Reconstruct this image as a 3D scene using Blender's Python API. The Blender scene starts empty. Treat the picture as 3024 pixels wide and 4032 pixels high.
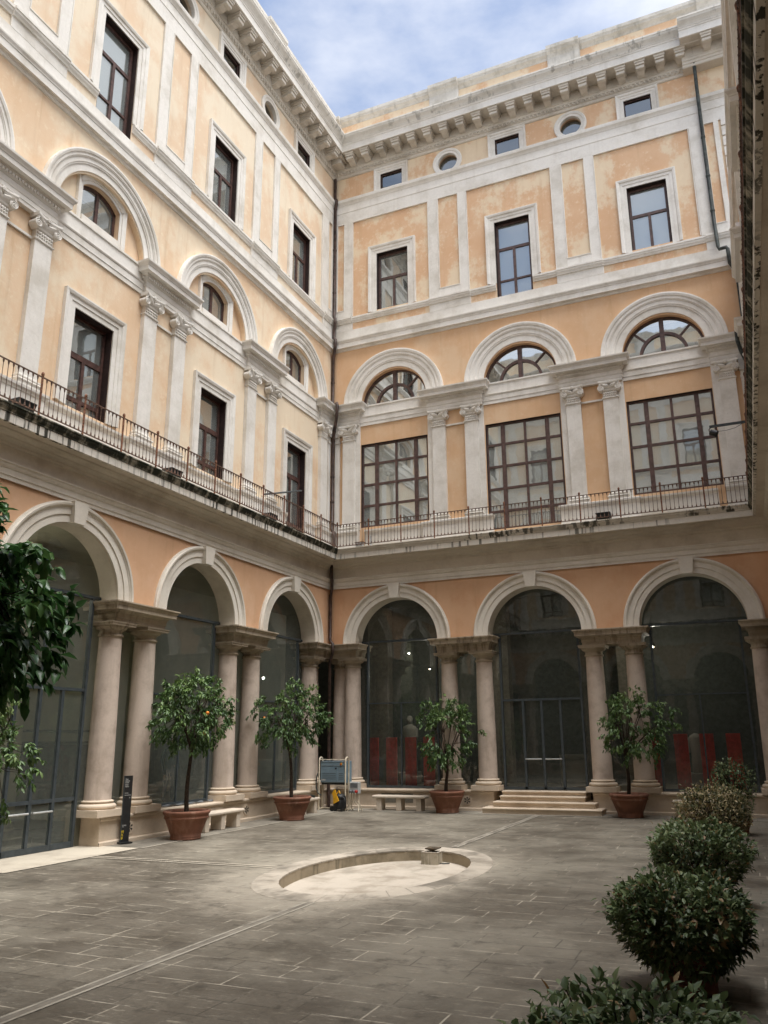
import bpy, bmesh, math, random
from mathutils import Vector, Matrix, Euler
R = math.radians
PI = math.pi
rnd = random.Random(7)
S = bpy.context.scene
COL = S.collection

# ------------------------------------------------------------------ camera
cam_d = bpy.data.cameras.new("Camera"); cam = bpy.data.objects.new("Camera", cam_d); COL.objects.link(cam)
S.camera = cam
YAW, PITCH, ROLL, FPX = 0.397593, 0.263332, -0.011621, 3156.03
CAM = Vector((13.9371, -26.2722, 2.2554))
fwd = Vector((-math.sin(YAW)*math.cos(PITCH), math.cos(YAW)*math.cos(PITCH), math.sin(PITCH)))
right = Vector((math.cos(YAW), math.sin(YAW), 0)); up = right.cross(fwd)
c_, s_ = math.cos(ROLL), math.sin(ROLL)
r2 = right*c_ + up*s_; u2 = up*c_ - right*s_
m3 = Matrix((r2, u2, -fwd)).transposed()
cam.matrix_world = Matrix.Translation(CAM) @ m3.to_4x4()
cam_d.sensor_fit = 'HORIZONTAL'; cam_d.sensor_width = 36.0
cam_d.lens = FPX/3024*36.0
cam_d.shift_x = -64.5/3024; cam_d.shift_y = 38.8/3024
cam_d.clip_start = 0.05; cam_d.clip_end = 2000
S.render.resolution_x = 768; S.render.resolution_y = 1024

# ------------------------------------------------------------------ sky, sun, exposure
SUN_EL, SUN_AZ = R(74), R(108)          # azimuth measured from +Y towards +X
world = bpy.data.worlds.new("World"); S.world = world; world.use_nodes = True
wn = world.node_tree.nodes; wl = world.node_tree.links; wn.clear()
wo = wn.new('ShaderNodeOutputWorld')
sky = wn.new('ShaderNodeTexSky'); sky.sky_type = 'NISHITA'; sky.sun_disc = False
sky.sun_elevation = SUN_EL; sky.sun_rotation = SUN_AZ; sky.altitude = 50; sky.air_density = 1.0; sky.dust_density = 0.6; sky.ozone_density = 1.6
bg1 = wn.new('ShaderNodeBackground'); bg1.inputs['Strength'].default_value = 0.15
wl.new(sky.outputs[0], bg1.inputs['Color'])
bg2 = wn.new('ShaderNodeBackground'); bg2.inputs['Color'].default_value = (1.0, 0.985, 0.97, 1); bg2.inputs['Strength'].default_value = 1.12
tc = wn.new('ShaderNodeTexCoord')
mp = wn.new('ShaderNodeMapping'); mp.inputs['Scale'].default_value = (1.0, 1.0, 2.4); mp.inputs['Location'].default_value = (0.75, 1.6, 0.9)
wl.new(tc.outputs['Generated'], mp.inputs['Vector'])
nz = wn.new('ShaderNodeTexNoise'); nz.inputs['Scale'].default_value = 3.3; nz.inputs['Detail'].default_value = 8; nz.inputs['Roughness'].default_value = 0.55
wl.new(mp.outputs[0], nz.inputs['Vector'])
sx = wn.new('ShaderNodeSeparateXYZ'); wl.new(tc.outputs['Generated'], sx.inputs[0])
ma = wn.new('ShaderNodeMath'); ma.operation = 'MULTIPLY_ADD'; ma.inputs[1].default_value = 0.55; wl.new(sx.outputs['X'], ma.inputs[0])
wl.new(nz.outputs['Fac'], ma.inputs[2])
rp = wn.new('ShaderNodeValToRGB'); rp.color_ramp.elements[0].position = 0.33; rp.color_ramp.elements[1].position = 0.64
wl.new(ma.outputs[0], rp.inputs['Fac'])
mul = wn.new('ShaderNodeMath'); mul.operation = 'MULTIPLY_ADD'; mul.inputs[1].default_value = 0.62; mul.inputs[2].default_value = 0.13
wl.new(rp.outputs['Color'], mul.inputs[0])
mx = wn.new('ShaderNodeMixShader'); wl.new(mul.outputs[0], mx.inputs[0]); wl.new(bg1.outputs[0], mx.inputs[1]); wl.new(bg2.outputs[0], mx.inputs[2])
cb = wn.new('ShaderNodeMapRange'); cb.interpolation_type = 'SMOOTHSTEP'      # cloud deck is brighter overhead and on the sun's side
cb.inputs['From Min'].default_value = 0.62; cb.inputs['From Max'].default_value = 0.0; cb.inputs['To Min'].default_value = 1.0; cb.inputs['To Max'].default_value = 1.25
wl.new(sx.outputs['Y'], cb.inputs['Value']); wl.new(cb.outputs[0], bg2.inputs['Strength'])
wl.new(mx.outputs[0], wo.inputs['Surface'])
sd = bpy.data.lights.new("Sun", 'SUN'); sun = bpy.data.objects.new("Sun", sd); COL.objects.link(sun)
sd.energy = 4.4; sd.angle = R(40); sd.color = (1.0, 0.985, 0.965)
sdir = Vector((math.sin(SUN_AZ)*math.cos(SUN_EL), math.cos(SUN_AZ)*math.cos(SUN_EL), math.sin(SUN_EL)))
sun.rotation_euler = sdir.to_track_quat('Z', 'Y').to_euler(); sun.location = (20, -20, 60)
S.view_settings.view_transform = 'Standard'; S.view_settings.look = 'None'; S.view_settings.gamma = 1.0
S.view_settings.exposure = 0.53
try:
    S.cycles.max_bounces = 10; S.cycles.diffuse_bounces = 8; S.cycles.transparent_max_bounces = 12; S.cycles.caustics_reflective = False; S.cycles.caustics_refractive = False
except Exception: pass

# ------------------------------------------------------------------ materials
MATS = {}
def newmat(name):
    m = bpy.data.materials.new(name); m.use_nodes = True; MATS[name] = m
    nt = m.node_tree; b = nt.nodes['Principled BSDF']
    return m, nt, b
def N(nt, t, **kw):
    n = nt.nodes.new(t)
    for k, v in kw.items():
        if k in n.inputs: n.inputs[k].default_value = v
        else: setattr(n, k, v)
    return n
def coords(nt, scale=(1, 1, 1), rand=True):
    t = N(nt, 'ShaderNodeTexCoord'); src = t.outputs['Object']
    if rand:
        oi = N(nt, 'ShaderNodeObjectInfo'); mm = N(nt, 'ShaderNodeMath', operation='MULTIPLY'); mm.inputs[1].default_value = 37.0
        nt.links.new(oi.outputs['Random'], mm.inputs[0])
        ad = N(nt, 'ShaderNodeVectorMath', operation='ADD'); nt.links.new(src, ad.inputs[0]); nt.links.new(mm.outputs[0], ad.inputs[1]); src = ad.outputs[0]
    mp = N(nt, 'ShaderNodeMapping', Scale=scale); nt.links.new(src, mp.inputs['Vector'])
    return mp.outputs[0]
def noise(nt, vec, scale, detail=5, rough=0.6, lo=0.35, hi=0.65):
    n = N(nt, 'ShaderNodeTexNoise', Scale=scale, Detail=detail, Roughness=rough); nt.links.new(vec, n.inputs['Vector'])
    r = N(nt, 'ShaderNodeMapRange'); r.inputs['From Min'].default_value = lo; r.inputs['From Max'].default_value = hi
    r.interpolation_type = 'SMOOTHSTEP'
    nt.links.new(n.outputs['Fac'], r.inputs['Value'])
    return r.outputs[0]
def mix(nt, fac, a, b):
    m = N(nt, 'ShaderNodeMix', data_type='RGBA')
    if isinstance(fac, (int, float)): m.inputs[0].default_value = fac
    else: nt.links.new(fac, m.inputs[0])
    for k, v in ((6, a), (7, b)):
        if isinstance(v, tuple): m.inputs[k].default_value = (v[0], v[1], v[2], 1)
        else: nt.links.new(v, m.inputs[k])
    return m.outputs[2]
def mulf(nt, a, b):
    m = N(nt, 'ShaderNodeMath', operation='MULTIPLY')
    for k, v in ((0, a), (1, b)):
        if isinstance(v, (int, float)): m.inputs[k].default_value = v
        else: nt.links.new(v, m.inputs[k])
    return m.outputs[0]
def bump(nt, b, h, strength, dist=0.02):
    bn = N(nt, 'ShaderNodeBump', Strength=strength, Distance=dist); nt.links.new(h, bn.inputs['Height']); nt.links.new(bn.outputs[0], b.inputs['Normal'])
def plain(name, col, rough=0.6, spec=0.3, metal=0.0, vary=0.12, scale=8.0, bmp=0.0):
    m, nt, b = newmat(name)
    v = coords(nt)
    f = noise(nt, v, scale, 6, 0.6, 0.3, 0.7)
    c2 = tuple(max(0, c*(1-vary*2)) for c in col); c1 = tuple(min(1, c*(1+vary)) for c in col)
    nt.links.new(mix(nt, f, c2, c1), b.inputs['Base Color'])
    b.inputs['Roughness'].default_value = rough; b.inputs['Specular IOR Level'].default_value = spec; b.inputs['Metallic'].default_value = metal
    if bmp: bump(nt, b, f, bmp)
    return m
def stone(name, col, dirt, dirt_amt=0.5, streak=0.0, streak_col=(0.05, 0.05, 0.04), sc=1.0, hstreak=(7, 7, 0.5), thr=(0.5, 0.62), pits=True, mask=(0.35, 0.62)):
    m, nt, b = newmat(name)
    v = coords(nt)
    f1 = noise(nt, v, 0.9*sc, 6, 0.65, 0.42, 0.72)
    f2 = noise(nt, v, 14*sc, 5, 0.6, 0.3, 0.75)
    light = tuple(min(1, c*1.07) for c in col)
    c = mix(nt, f2, col, light)
    c = mix(nt, mulf(nt, f1, dirt_amt), c, dirt)
    if pits:
        f3 = noise(nt, v, 34*sc, 3, 0.5, 0.66, 0.74)
        c = mix(nt, mulf(nt, f3, 0.45), c, tuple(x*0.55 for x in col))
    if streak > 0:
        vs = coords(nt, hstreak)
        g1 = noise(nt, vs, 1.0, 4, 0.6, thr[0], thr[1])
        g2 = noise(nt, v, 0.35, 3, 0.5, mask[0], mask[1])
        c = mix(nt, mulf(nt, mulf(nt, g1, g2), streak), c, streak_col)
    nt.links.new(c, b.inputs['Base Color'])
    b.inputs['Roughness'].default_value = 0.8; b.inputs['Specular IOR Level'].default_value = 0.25
    bump(nt, b, f2, 0.15, 0.01)
    return m
def plaster(name, c1, c2, pale, amt, lo=0.46, hi=0.6, stain=(0.42, 0.25, 0.12), stain_amt=0.25, sc=0.55):
    m, nt, b = newmat(name)
    v = coords(nt)
    f1 = noise(nt, v, 1.1, 6, 0.65, 0.35, 0.7)
    c = mix(nt, f1, c1, c2)
    vd = coords(nt, (1.0, 1.0, 0.75))
    f2 = noise(nt, vd, sc, 9, 0.68, lo, hi)
    c = mix(nt, mulf(nt, f2, amt), c, pale)
    f5 = noise(nt, v, 4.5, 6, 0.7, 0.56, 0.66)
    c = mix(nt, mulf(nt, f5, amt*0.45), c, tuple(min(1, x*1.08) for x in pale))
    vs = coords(nt, (5, 5, 0.35))
    f3 = noise(nt, vs, 1.0, 5, 0.6, 0.52, 0.8)
    c = mix(nt, mulf(nt, f3, stain_amt), c, stain)
    nt.links.new(c, b.inputs['Base Color'])
    f4 = noise(nt, v, 26, 4, 0.6, 0.3, 0.7)
    b.inputs['Roughness'].default_value = 0.9; b.inputs['Specular IOR Level'].default_value = 0.15
    bump(nt, b, f4, 0.12, 0.008)
    return m
plaster('plaster_lower', (0.60, 0.345, 0.20), (0.65, 0.395, 0.24), (0.68, 0.45, 0.29), 0.45)
plaster('plaster_mid', (0.65, 0.42, 0.25), (0.69, 0.47, 0.295), (0.73, 0.565, 0.395), 0.55, 0.47, 0.66)
plaster('plaster_upper', (0.65, 0.42, 0.26), (0.69, 0.475, 0.31), (0.745, 0.62, 0.455), 0.92, 0.45, 0.565, sc=0.8)
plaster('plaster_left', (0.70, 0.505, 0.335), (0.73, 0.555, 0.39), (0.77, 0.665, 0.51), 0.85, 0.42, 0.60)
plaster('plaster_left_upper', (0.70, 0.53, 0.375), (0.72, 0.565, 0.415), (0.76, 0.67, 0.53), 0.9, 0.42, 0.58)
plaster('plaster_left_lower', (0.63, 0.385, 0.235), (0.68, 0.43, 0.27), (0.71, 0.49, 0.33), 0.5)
stone('stone_white', (0.73, 0.705, 0.66), (0.47, 0.43, 0.36), 0.6, 0.25, (0.42, 0.38, 0.31), hstreak=(5, 5, 0.35), thr=(0.50, 0.75))
stone('stone_white_low', (0.69, 0.645, 0.57), (0.44, 0.385, 0.30), 0.45)
stone('stone_brown', (0.62, 0.565, 0.48), (0.42, 0.36, 0.285), 0.7)
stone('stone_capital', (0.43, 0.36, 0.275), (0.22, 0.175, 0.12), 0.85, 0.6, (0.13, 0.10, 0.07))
stone('stone_plinth', (0.60, 0.50, 0.39), (0.38, 0.29, 0.20), 0.6)
stone('stone_bench', (0.58, 0.50, 0.41), (0.36, 0.30, 0.22), 0.5)
stone('stone_granite', (0.56, 0.465, 0.39), (0.38, 0.30, 0.24), 0.75, 0.45, (0.30, 0.235, 0.18), sc=2.2, hstreak=(3, 3, 0.5), thr=(0.5, 0.68))
stone('stone_drip', (0.70, 0.665, 0.60), (0.45, 0.41, 0.34), 0.4, 1.0, (0.05, 0.048, 0.038), hstreak=(9, 9, 0.3), thr=(0.50, 0.57), mask=(0.30, 0.52))
stone('stone_drip_light', (0.68, 0.64, 0.57), (0.45, 0.41, 0.34), 0.4, 0.9, (0.10, 0.095, 0.075), hstreak=(8, 8, 0.3), thr=(0.54, 0.62), mask=(0.42, 0.6))
stone('stone_algae', (0.36, 0.33, 0.26), (0.10, 0.095, 0.07), 0.9, 1.0, (0.028, 0.03, 0.02), hstreak=(6, 6, 1.2), thr=(0.34, 0.55), mask=(0.15, 0.35))
stone('stone_algae_light', (0.62, 0.575, 0.50), (0.36, 0.32, 0.25), 0.6, 0.95, (0.05, 0.048, 0.035), hstreak=(6, 6, 0.5), thr=(0.48, 0.58), mask=(0.40, 0.6))
stone('stone_top', (0.66, 0.635, 0.585), (0.45, 0.42, 0.36), 0.6, 0.5, (0.10, 0.095, 0.08), hstreak=(5, 5, 0.6), thr=(0.52, 0.64))
stone('stone_cap', (0.58, 0.555, 0.51), (0.36, 0.33, 0.28), 0.8, 0.4, (0.2, 0.19, 0.16), hstreak=(4, 4, 0.6), thr=(0.5, 0.68))
stone('stone_modillion', (0.60, 0.56, 0.495), (0.34, 0.30, 0.245), 0.7)
stone('stone_basin', (0.47, 0.415, 0.345), (0.30, 0.255, 0.20), 1.0, 0.85, (0.30, 0.265, 0.215), sc=1.5, hstreak=(1.5, 0.8, 1), thr=(0.52, 0.72), mask=(0.2, 0.5))
stone('stone_rim', (0.43, 0.378, 0.31), (0.22, 0.19, 0.15), 1.0, 0.9, (0.17, 0.15, 0.12), sc=1.2, hstreak=(1.1, 0.7, 1), thr=(0.46, 0.62), mask=(0.2, 0.45))
stone('stone_basin_wall', (0.36, 0.30, 0.215), (0.13, 0.11, 0.07), 0.8, 0.6, (0.05, 0.05, 0.03))
stone('stone_trough', (0.50, 0.45, 0.36), (0.24, 0.20, 0.14), 0.7, 0.7, (0.10, 0.09, 0.06), sc=3)
stone('terracotta', (0.23, 0.105, 0.068), (0.12, 0.06, 0.042), 0.9, 0.5, (0.45, 0.28, 0.2), sc=2.2, hstreak=(4, 4, 1.2), thr=(0.5, 0.66), pits=False)
stone('marble_statue', (0.30, 0.285, 0.25), (0.17, 0.155, 0.13), 0.5)
plain('brown_metal', (0.10, 0.06, 0.052), 0.45, 0.4, 0, 0.2)
plain('brown_wood', (0.085, 0.042, 0.034), 0.5, 0.35, 0, 0.25)
plain('dark_wood', (0.032, 0.018, 0.016), 0.6, 0.25, 0, 0.2)
plain('dark_reveal', (0.035, 0.024, 0.022), 0.7, 0.2)
plain('grey_steel', (0.062, 0.076, 0.084), 0.45, 0.45, 0.2, 0.12)
plain('rust_iron', (0.21, 0.095, 0.055), 0.75, 0.3, 0, 0.35, 20)
plain('iron_bar', (0.135, 0.08, 0.058), 0.7, 0.3, 0, 0.3, 20)
plain('pipe_brown', (0.075, 0.047, 0.038), 0.55, 0.35, 0, 0.35, 5)
plain('pipe_green', (0.055, 0.065, 0.06), 0.55, 0.35, 0, 0.35, 5)
plain('black_plastic', (0.016, 0.017, 0.017), 0.5, 0.4)
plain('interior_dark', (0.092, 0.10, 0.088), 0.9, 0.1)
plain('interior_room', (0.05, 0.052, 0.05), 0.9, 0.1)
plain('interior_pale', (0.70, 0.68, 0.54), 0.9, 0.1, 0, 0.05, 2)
plain('interior_dado', (0.21, 0.19, 0.15), 0.9, 0.1)
plain('interior_floor', (0.28, 0.25, 0.20), 0.35, 0.4)
plain('blind', (0.78, 0.82, 0.83), 0.85, 0.2, 0, 0.02, 2)
plain('blind_grey', (0.58, 0.61, 0.58), 0.85, 0.2, 0, 0.05, 2)
plain('red_panel', (0.80, 0.09, 0.07), 0.7, 0.2)
plain('roof_dark', (0.10, 0.08, 0.065), 0.9, 0.1)
plain('cabinet_blue', (0.20, 0.28, 0.335), 0.45, 0.4, 0, 0.05, 3)
plain('cabinet_pale', (0.27, 0.33, 0.37), 0.45, 0.4)
plain('cream_paint', (0.66, 0.58, 0.44), 0.5, 0.4)
plain('white_paint', (0.70, 0.70, 0.68), 0.5, 0.4)
plain('grey_box', (0.46, 0.47, 0.46), 0.5, 0.4)
plain('yellow_plastic', (0.72, 0.38, 0.02), 0.45, 0.4)
plain('red_plastic', (0.45, 0.03, 0.02), 0.45, 0.4)
plain('soil', (0.05, 0.032, 0.02), 0.95, 0.1)
plain('bark', (0.05, 0.035, 0.025), 0.9, 0.15, 0, 0.3, 25, 0.4)
plain('orange_fruit', (0.75, 0.22, 0.02), 0.45, 0.4)
plain('sign_black', (0.017, 0.017, 0.018), 0.45, 0.4)
plain('sign_white', (0.62, 0.62, 0.60), 0.6, 0.2)
plain('sign_yellow', (0.75, 0.55, 0.04), 0.6, 0.2)
plain('cloth_blue', (0.03, 0.05, 0.085), 0.9, 0.1, 0, 0.2)
plain('cloth_grey', (0.06, 0.06, 0.065), 0.9, 0.1, 0, 0.2)
plain('skin', (0.42, 0.26, 0.18), 0.6, 0.3, 0, 0.03)
plain('hair_dark', (0.035, 0.025, 0.02), 0.6, 0.3)
plain('plastic_sheet', (0.16, 0.17, 0.18), 0.3, 0.5)
plain('bronze_dish', (0.10, 0.075, 0.05), 0.7, 0.3, 0, 0.3, 10)

m_, nt_, b_ = newmat('bulb'); b_.inputs['Emission Color'].default_value = (1, 0.8, 0.5, 1); b_.inputs['Emission Strength'].default_value = 8
def glassmat(name, refl, tint, dark=None):
    m, nt, b = newmat(name); nt.nodes.remove(b); out = nt.nodes['Material Output']
    tr = N(nt, 'ShaderNodeBsdfTransparent', Color=(tint[0], tint[1], tint[2], 1))
    gl = N(nt, 'ShaderNodeBsdfGlossy', Color=(0.93, 0.97, 0.97, 1), Roughness=0.015)
    lw = N(nt, 'ShaderNodeFresnel', IOR=1.5)
    mr = N(nt, 'ShaderNodeMapRange'); mr.inputs['From Min'].default_value = 0.04; mr.inputs['From Max'].default_value = 1
    mr.inputs['To Min'].default_value = refl; mr.inputs['To Max'].default_value = 1
    nt.links.new(lw.outputs[0], mr.inputs['Value'])
    v = coords(nt); nn = N(nt, 'ShaderNodeTexNoise', Scale=1.6, Detail=2); nt.links.new(v, nn.inputs['Vector'])
    bn = N(nt, 'ShaderNodeBump', Strength=0.05, Distance=0.03); nt.links.new(nn.outputs['Fac'], bn.inputs['Height']); nt.links.new(bn.outputs[0], gl.inputs['Normal'])
    mxs = N(nt, 'ShaderNodeMixShader'); nt.links.new(mr.outputs[0], mxs.inputs[0]); nt.links.new(tr.outputs[0], mxs.inputs[1]); nt.links.new(gl.outputs[0], mxs.inputs[2])
    last = mxs.outputs[0]
    if dark:                                   # dust and old rain film; on some panes paler, as painted-in reflected light
        df = N(nt, 'ShaderNodeBsdfDiffuse', Color=(dark[0], dark[1], dark[2], 1))
        m2 = N(nt, 'ShaderNodeMixShader'); m2.inputs[0].default_value = dark[3]
        nt.links.new(last, m2.inputs[1]); nt.links.new(df.outputs[0], m2.inputs[2]); last = m2.outputs[0]
    nt.links.new(last, out.inputs['Surface'])
    return m
glassmat('glass_window', 0.40, (0.80, 0.84, 0.83), (0.50, 0.54, 0.52, 0.20))
glassmat('glass_pale', 0.46, (0.62, 0.68, 0.67), (0.74, 0.80, 0.77, 0.25))  # strong pale film paints the lit facade's reflection into the gridded panes
glassmat('glass_dark', 0.24, (0.35, 0.40, 0.45))
glassmat('glass_arcade_left_lit', 0.085, (0.84, 0.89, 0.87), (0.40, 0.45, 0.40, 0.13))  # brighter copy of the arcade glass: sky light painted in as extra film
glassmat('glass_lunette', 0.58, (0.7, 0.75, 0.75), (0.50, 0.54, 0.52, 0.10))
glassmat('glass_arcade', 0.075, (0.84, 0.89, 0.87), (0.33, 0.37, 0.34, 0.055))

def leafmat(name, cols, dry=None, dry_amt=0.0, rough=0.46):
    m, nt, b = newmat(name); out = nt.nodes['Material Output']
    at = N(nt, 'ShaderNodeAttribute', attribute_name='tone')
    r = N(nt, 'ShaderNodeValToRGB'); e = r.color_ramp.elements
    n = len(cols)
    e[0].position = 0; e[0].color = (*cols[0], 1); e[1].position = (1-dry_amt)*0.98 if dry else 1; e[1].color = (*cols[-1], 1)
    for i in range(1, n-1):
        k = e.new(i/(n-1)*e[-1].position); k.color = (*cols[i], 1)
    if dry:
        k = e.new(1-dry_amt); k.color = (*dry[0], 1)
        k = e.new(1.0); k.color = (*dry[-1], 1)
    nt.links.new(at.outputs['Fac'], r.inputs['Fac'])
    nt.links.new(r.outputs[0], b.inputs['Base Color'])
    b.inputs['Roughness'].default_value = rough; b.inputs['Specular IOR Level'].default_value = 0.45
    tl = N(nt, 'ShaderNodeBsdfTranslucent'); nt.links.new(r.outputs[0], tl.inputs['Color'])
    ms = N(nt, 'ShaderNodeMixShader'); ms.inputs[0].default_value = 0.22
    nt.links.new(b.outputs[0], ms.inputs[1]); nt.links.new(tl.outputs[0], ms.inputs[2]); nt.links.new(ms.outputs[0], out.inputs['Surface'])
    return m
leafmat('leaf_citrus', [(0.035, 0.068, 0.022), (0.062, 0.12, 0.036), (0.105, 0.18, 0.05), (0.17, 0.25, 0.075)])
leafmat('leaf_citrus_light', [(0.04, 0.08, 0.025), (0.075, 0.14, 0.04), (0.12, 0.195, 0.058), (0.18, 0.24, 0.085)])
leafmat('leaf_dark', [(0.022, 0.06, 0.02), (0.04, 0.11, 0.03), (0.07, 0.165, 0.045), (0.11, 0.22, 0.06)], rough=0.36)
leafmat('leaf_shrub', [(0.055, 0.082, 0.035), (0.10, 0.15, 0.06), (0.165, 0.225, 0.095), (0.24, 0.29, 0.14)], [(0.24, 0.13, 0.05), (0.42, 0.31, 0.17)], 0.10)
leafmat('leaf_shrub_dry', [(0.04, 0.055, 0.02), (0.09, 0.10, 0.04), (0.15, 0.15, 0.06), (0.20, 0.19, 0.09)], [(0.26, 0.17, 0.07), (0.5, 0.42, 0.24)], 0.35)

# paving: dark stone slabs with pale, partly worn mortar
def paving(name, dark, mid, pale, mort, mort_cut=(0.44, 0.60), bs=(0.92, 0.42), wash=0.55, wash_col=(0.30, 0.265, 0.215), halo=False):
    m, nt, b = newmat(name)
    t = N(nt, 'ShaderNodeTexCoord'); src = t.outputs['Object']
    wob = N(nt, 'ShaderNodeTexNoise', Scale=0.9, Detail=3); nt.links.new(src, wob.inputs['Vector'])
    sub = N(nt, 'ShaderNodeVectorMath', operation='SUBTRACT'); sub.inputs[1].default_value = (0.5, 0.5, 0.5); nt.links.new(wob.outputs['Color'], sub.inputs[0])
    scl = N(nt, 'ShaderNodeVectorMath', operation='SCALE'); scl.inputs['Scale'].default_value = 0.05; nt.links.new(sub.outputs[0], scl.inputs[0])
    add = N(nt, 'ShaderNodeVectorMath', operation='ADD'); nt.links.new(src, add.inputs[0]); nt.links.new(scl.outputs[0], add.inputs[1])
    br = N(nt, 'ShaderNodeTexBrick', Scale=1.0); br.inputs['Brick Width'].default_value = bs[0]; br.inputs['Row Height'].default_value = bs[1]
    br.inputs['Mortar Size'].default_value = 0.0115; br.inputs['Mortar Smooth'].default_value = 0.35; br.inputs['Bias'].default_value = 0.0
    br.offset = 0.37; br.offset_frequency = 3; br.squash = 0.72; br.squash_frequency = 2
    br.inputs['Color1'].default_value = (0, 0, 0, 1); br.inputs['Color2'].default_value = (1, 1, 1, 1); br.inputs['Mortar'].default_value = (0.5, 0.5, 0.5, 1)
    nt.links.new(add.outputs[0], br.inputs['Vector'])
    g = noise(nt, src, 1.1, 7, 0.65, 0.30, 0.72); g2 = noise(nt, src, 17, 5, 0.65, 0.25, 0.8)
    c = mix(nt, g, dark, mid)
    sepc = N(nt, 'ShaderNodeSeparateColor'); nt.links.new(br.outputs['Color'], sepc.inputs[0])
    c = mix(nt, mulf(nt, sepc.outputs[0], 0.45), c, tuple(x*1.4 for x in mid))
    c = mix(nt, mulf(nt, g2, 0.40), c, tuple(x*0.62 for x in dark))
    big = noise(nt, src, 0.23, 7, 0.66, 0.42, 0.64)
    c = mix(nt, mulf(nt, big, wash), c, wash_col)
    if halo:                                   # limescale bloom worn into the slabs round the old basin
        mh = N(nt, 'ShaderNodeMapping', Location=(-7.25/2.1, 12.2/3.3, 0), Scale=(1/2.1, 1/3.3, 0)); nt.links.new(src, mh.inputs['Vector'])
        ln = N(nt, 'ShaderNodeVectorMath', operation='LENGTH'); nt.links.new(mh.outputs[0], ln.inputs[0])
        hn = N(nt, 'ShaderNodeTexNoise', Scale=1.1, Detail=7, Roughness=0.7); nt.links.new(src, hn.inputs['Vector'])
        ah = N(nt, 'ShaderNodeMath', operation='MULTIPLY_ADD'); ah.inputs[1].default_value = 1.5; nt.links.new(hn.outputs['Fac'], ah.inputs[0]); nt.links.new(ln.outputs['Value'], ah.inputs[2])
        hr = N(nt, 'ShaderNodeMapRange'); hr.interpolation_type = 'SMOOTHSTEP'; hr.inputs['From Min'].default_value = 2.15; hr.inputs['From Max'].default_value = 1.55
        nt.links.new(ah.outputs[0], hr.inputs['Value']); c = mix(nt, mulf(nt, hr.outputs[0], 0.8), c, (0.335, 0.297, 0.24))
    vs = N(nt, 'ShaderNodeMapping', Scale=(1.3, 6.5, 1)); nt.links.new(src, vs.inputs['Vector'])
    sc = noise(nt, vs.outputs[0], 1.5, 8, 0.75, 0.565, 0.66)
    c = mix(nt, mulf(nt, sc, 0.62), c, pale)
    fl = noise(nt, vs.outputs[0], 5.5, 5, 0.7, 0.62, 0.70)
    c = mix(nt, mulf(nt, fl, 0.6), c, pale)
    dk = noise(nt, src, 2.7, 7, 0.7, 0.55, 0.68)
    c = mix(nt, mulf(nt, dk, 0.55), c, tuple(x*0.6 for x in dark))
    mo = noise(nt, src, 1.0, 6, 0.7, mort_cut[0], mort_cut[1])
    mo2 = noise(nt, src, 5.5, 4, 0.6, 0.28, 0.55)
    c = mix(nt, mulf(nt, mulf(nt, mulf(nt, br.outputs['Fac'], mo), mo2), 0.95), c, mort)
    cr = N(nt, 'ShaderNodeMath', operation='SUBTRACT'); cr.inputs[0].default_value = 1.0; nt.links.new(mo, cr.inputs[1])
    c = mix(nt, mulf(nt, mulf(nt, br.outputs['Fac'], cr.outputs[0]), 0.55), c, tuple(x*0.45 for x in dark))
    nt.links.new(c, b.inputs['Base Color'])
    rr = N(nt, 'ShaderNodeMapRange'); rr.inputs['To Min'].default_value = 0.42; rr.inputs['To Max'].default_value = 0.75; nt.links.new(g, rr.inputs['Value'])
    nt.links.new(rr.outputs[0], b.inputs['Roughness']); b.inputs['Specular IOR Level'].default_value = 0.32
    bump(nt, b, g2, 0.25, 0.008)
    return m
paving('paving_dark', (0.076, 0.064, 0.049), (0.138, 0.119, 0.092), (0.36, 0.32, 0.25), (0.42, 0.375, 0.30), (0.42, 0.59), (0.92, 0.42), 0.70, (0.262, 0.236, 0.188), halo=True)
paving('paving_strip', (0.12, 0.107, 0.087), (0.20, 0.178, 0.145), (0.36, 0.33, 0.27), (0.42, 0.38, 0.31), (0.5, 0.7), (1.2, 0.6), 0.8, (0.34, 0.31, 0.255))
stone('paving_pale', (0.46, 0.41, 0.33), (0.27, 0.23, 0.18), 0.7, sc=1.2)
stone('paving_line', (0.34, 0.31, 0.255), (0.15, 0.132, 0.107), 1.0, sc=2)
stone('drain_dark', (0.15, 0.132, 0.107), (0.30, 0.27, 0.22), 1.0, sc=2)

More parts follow.
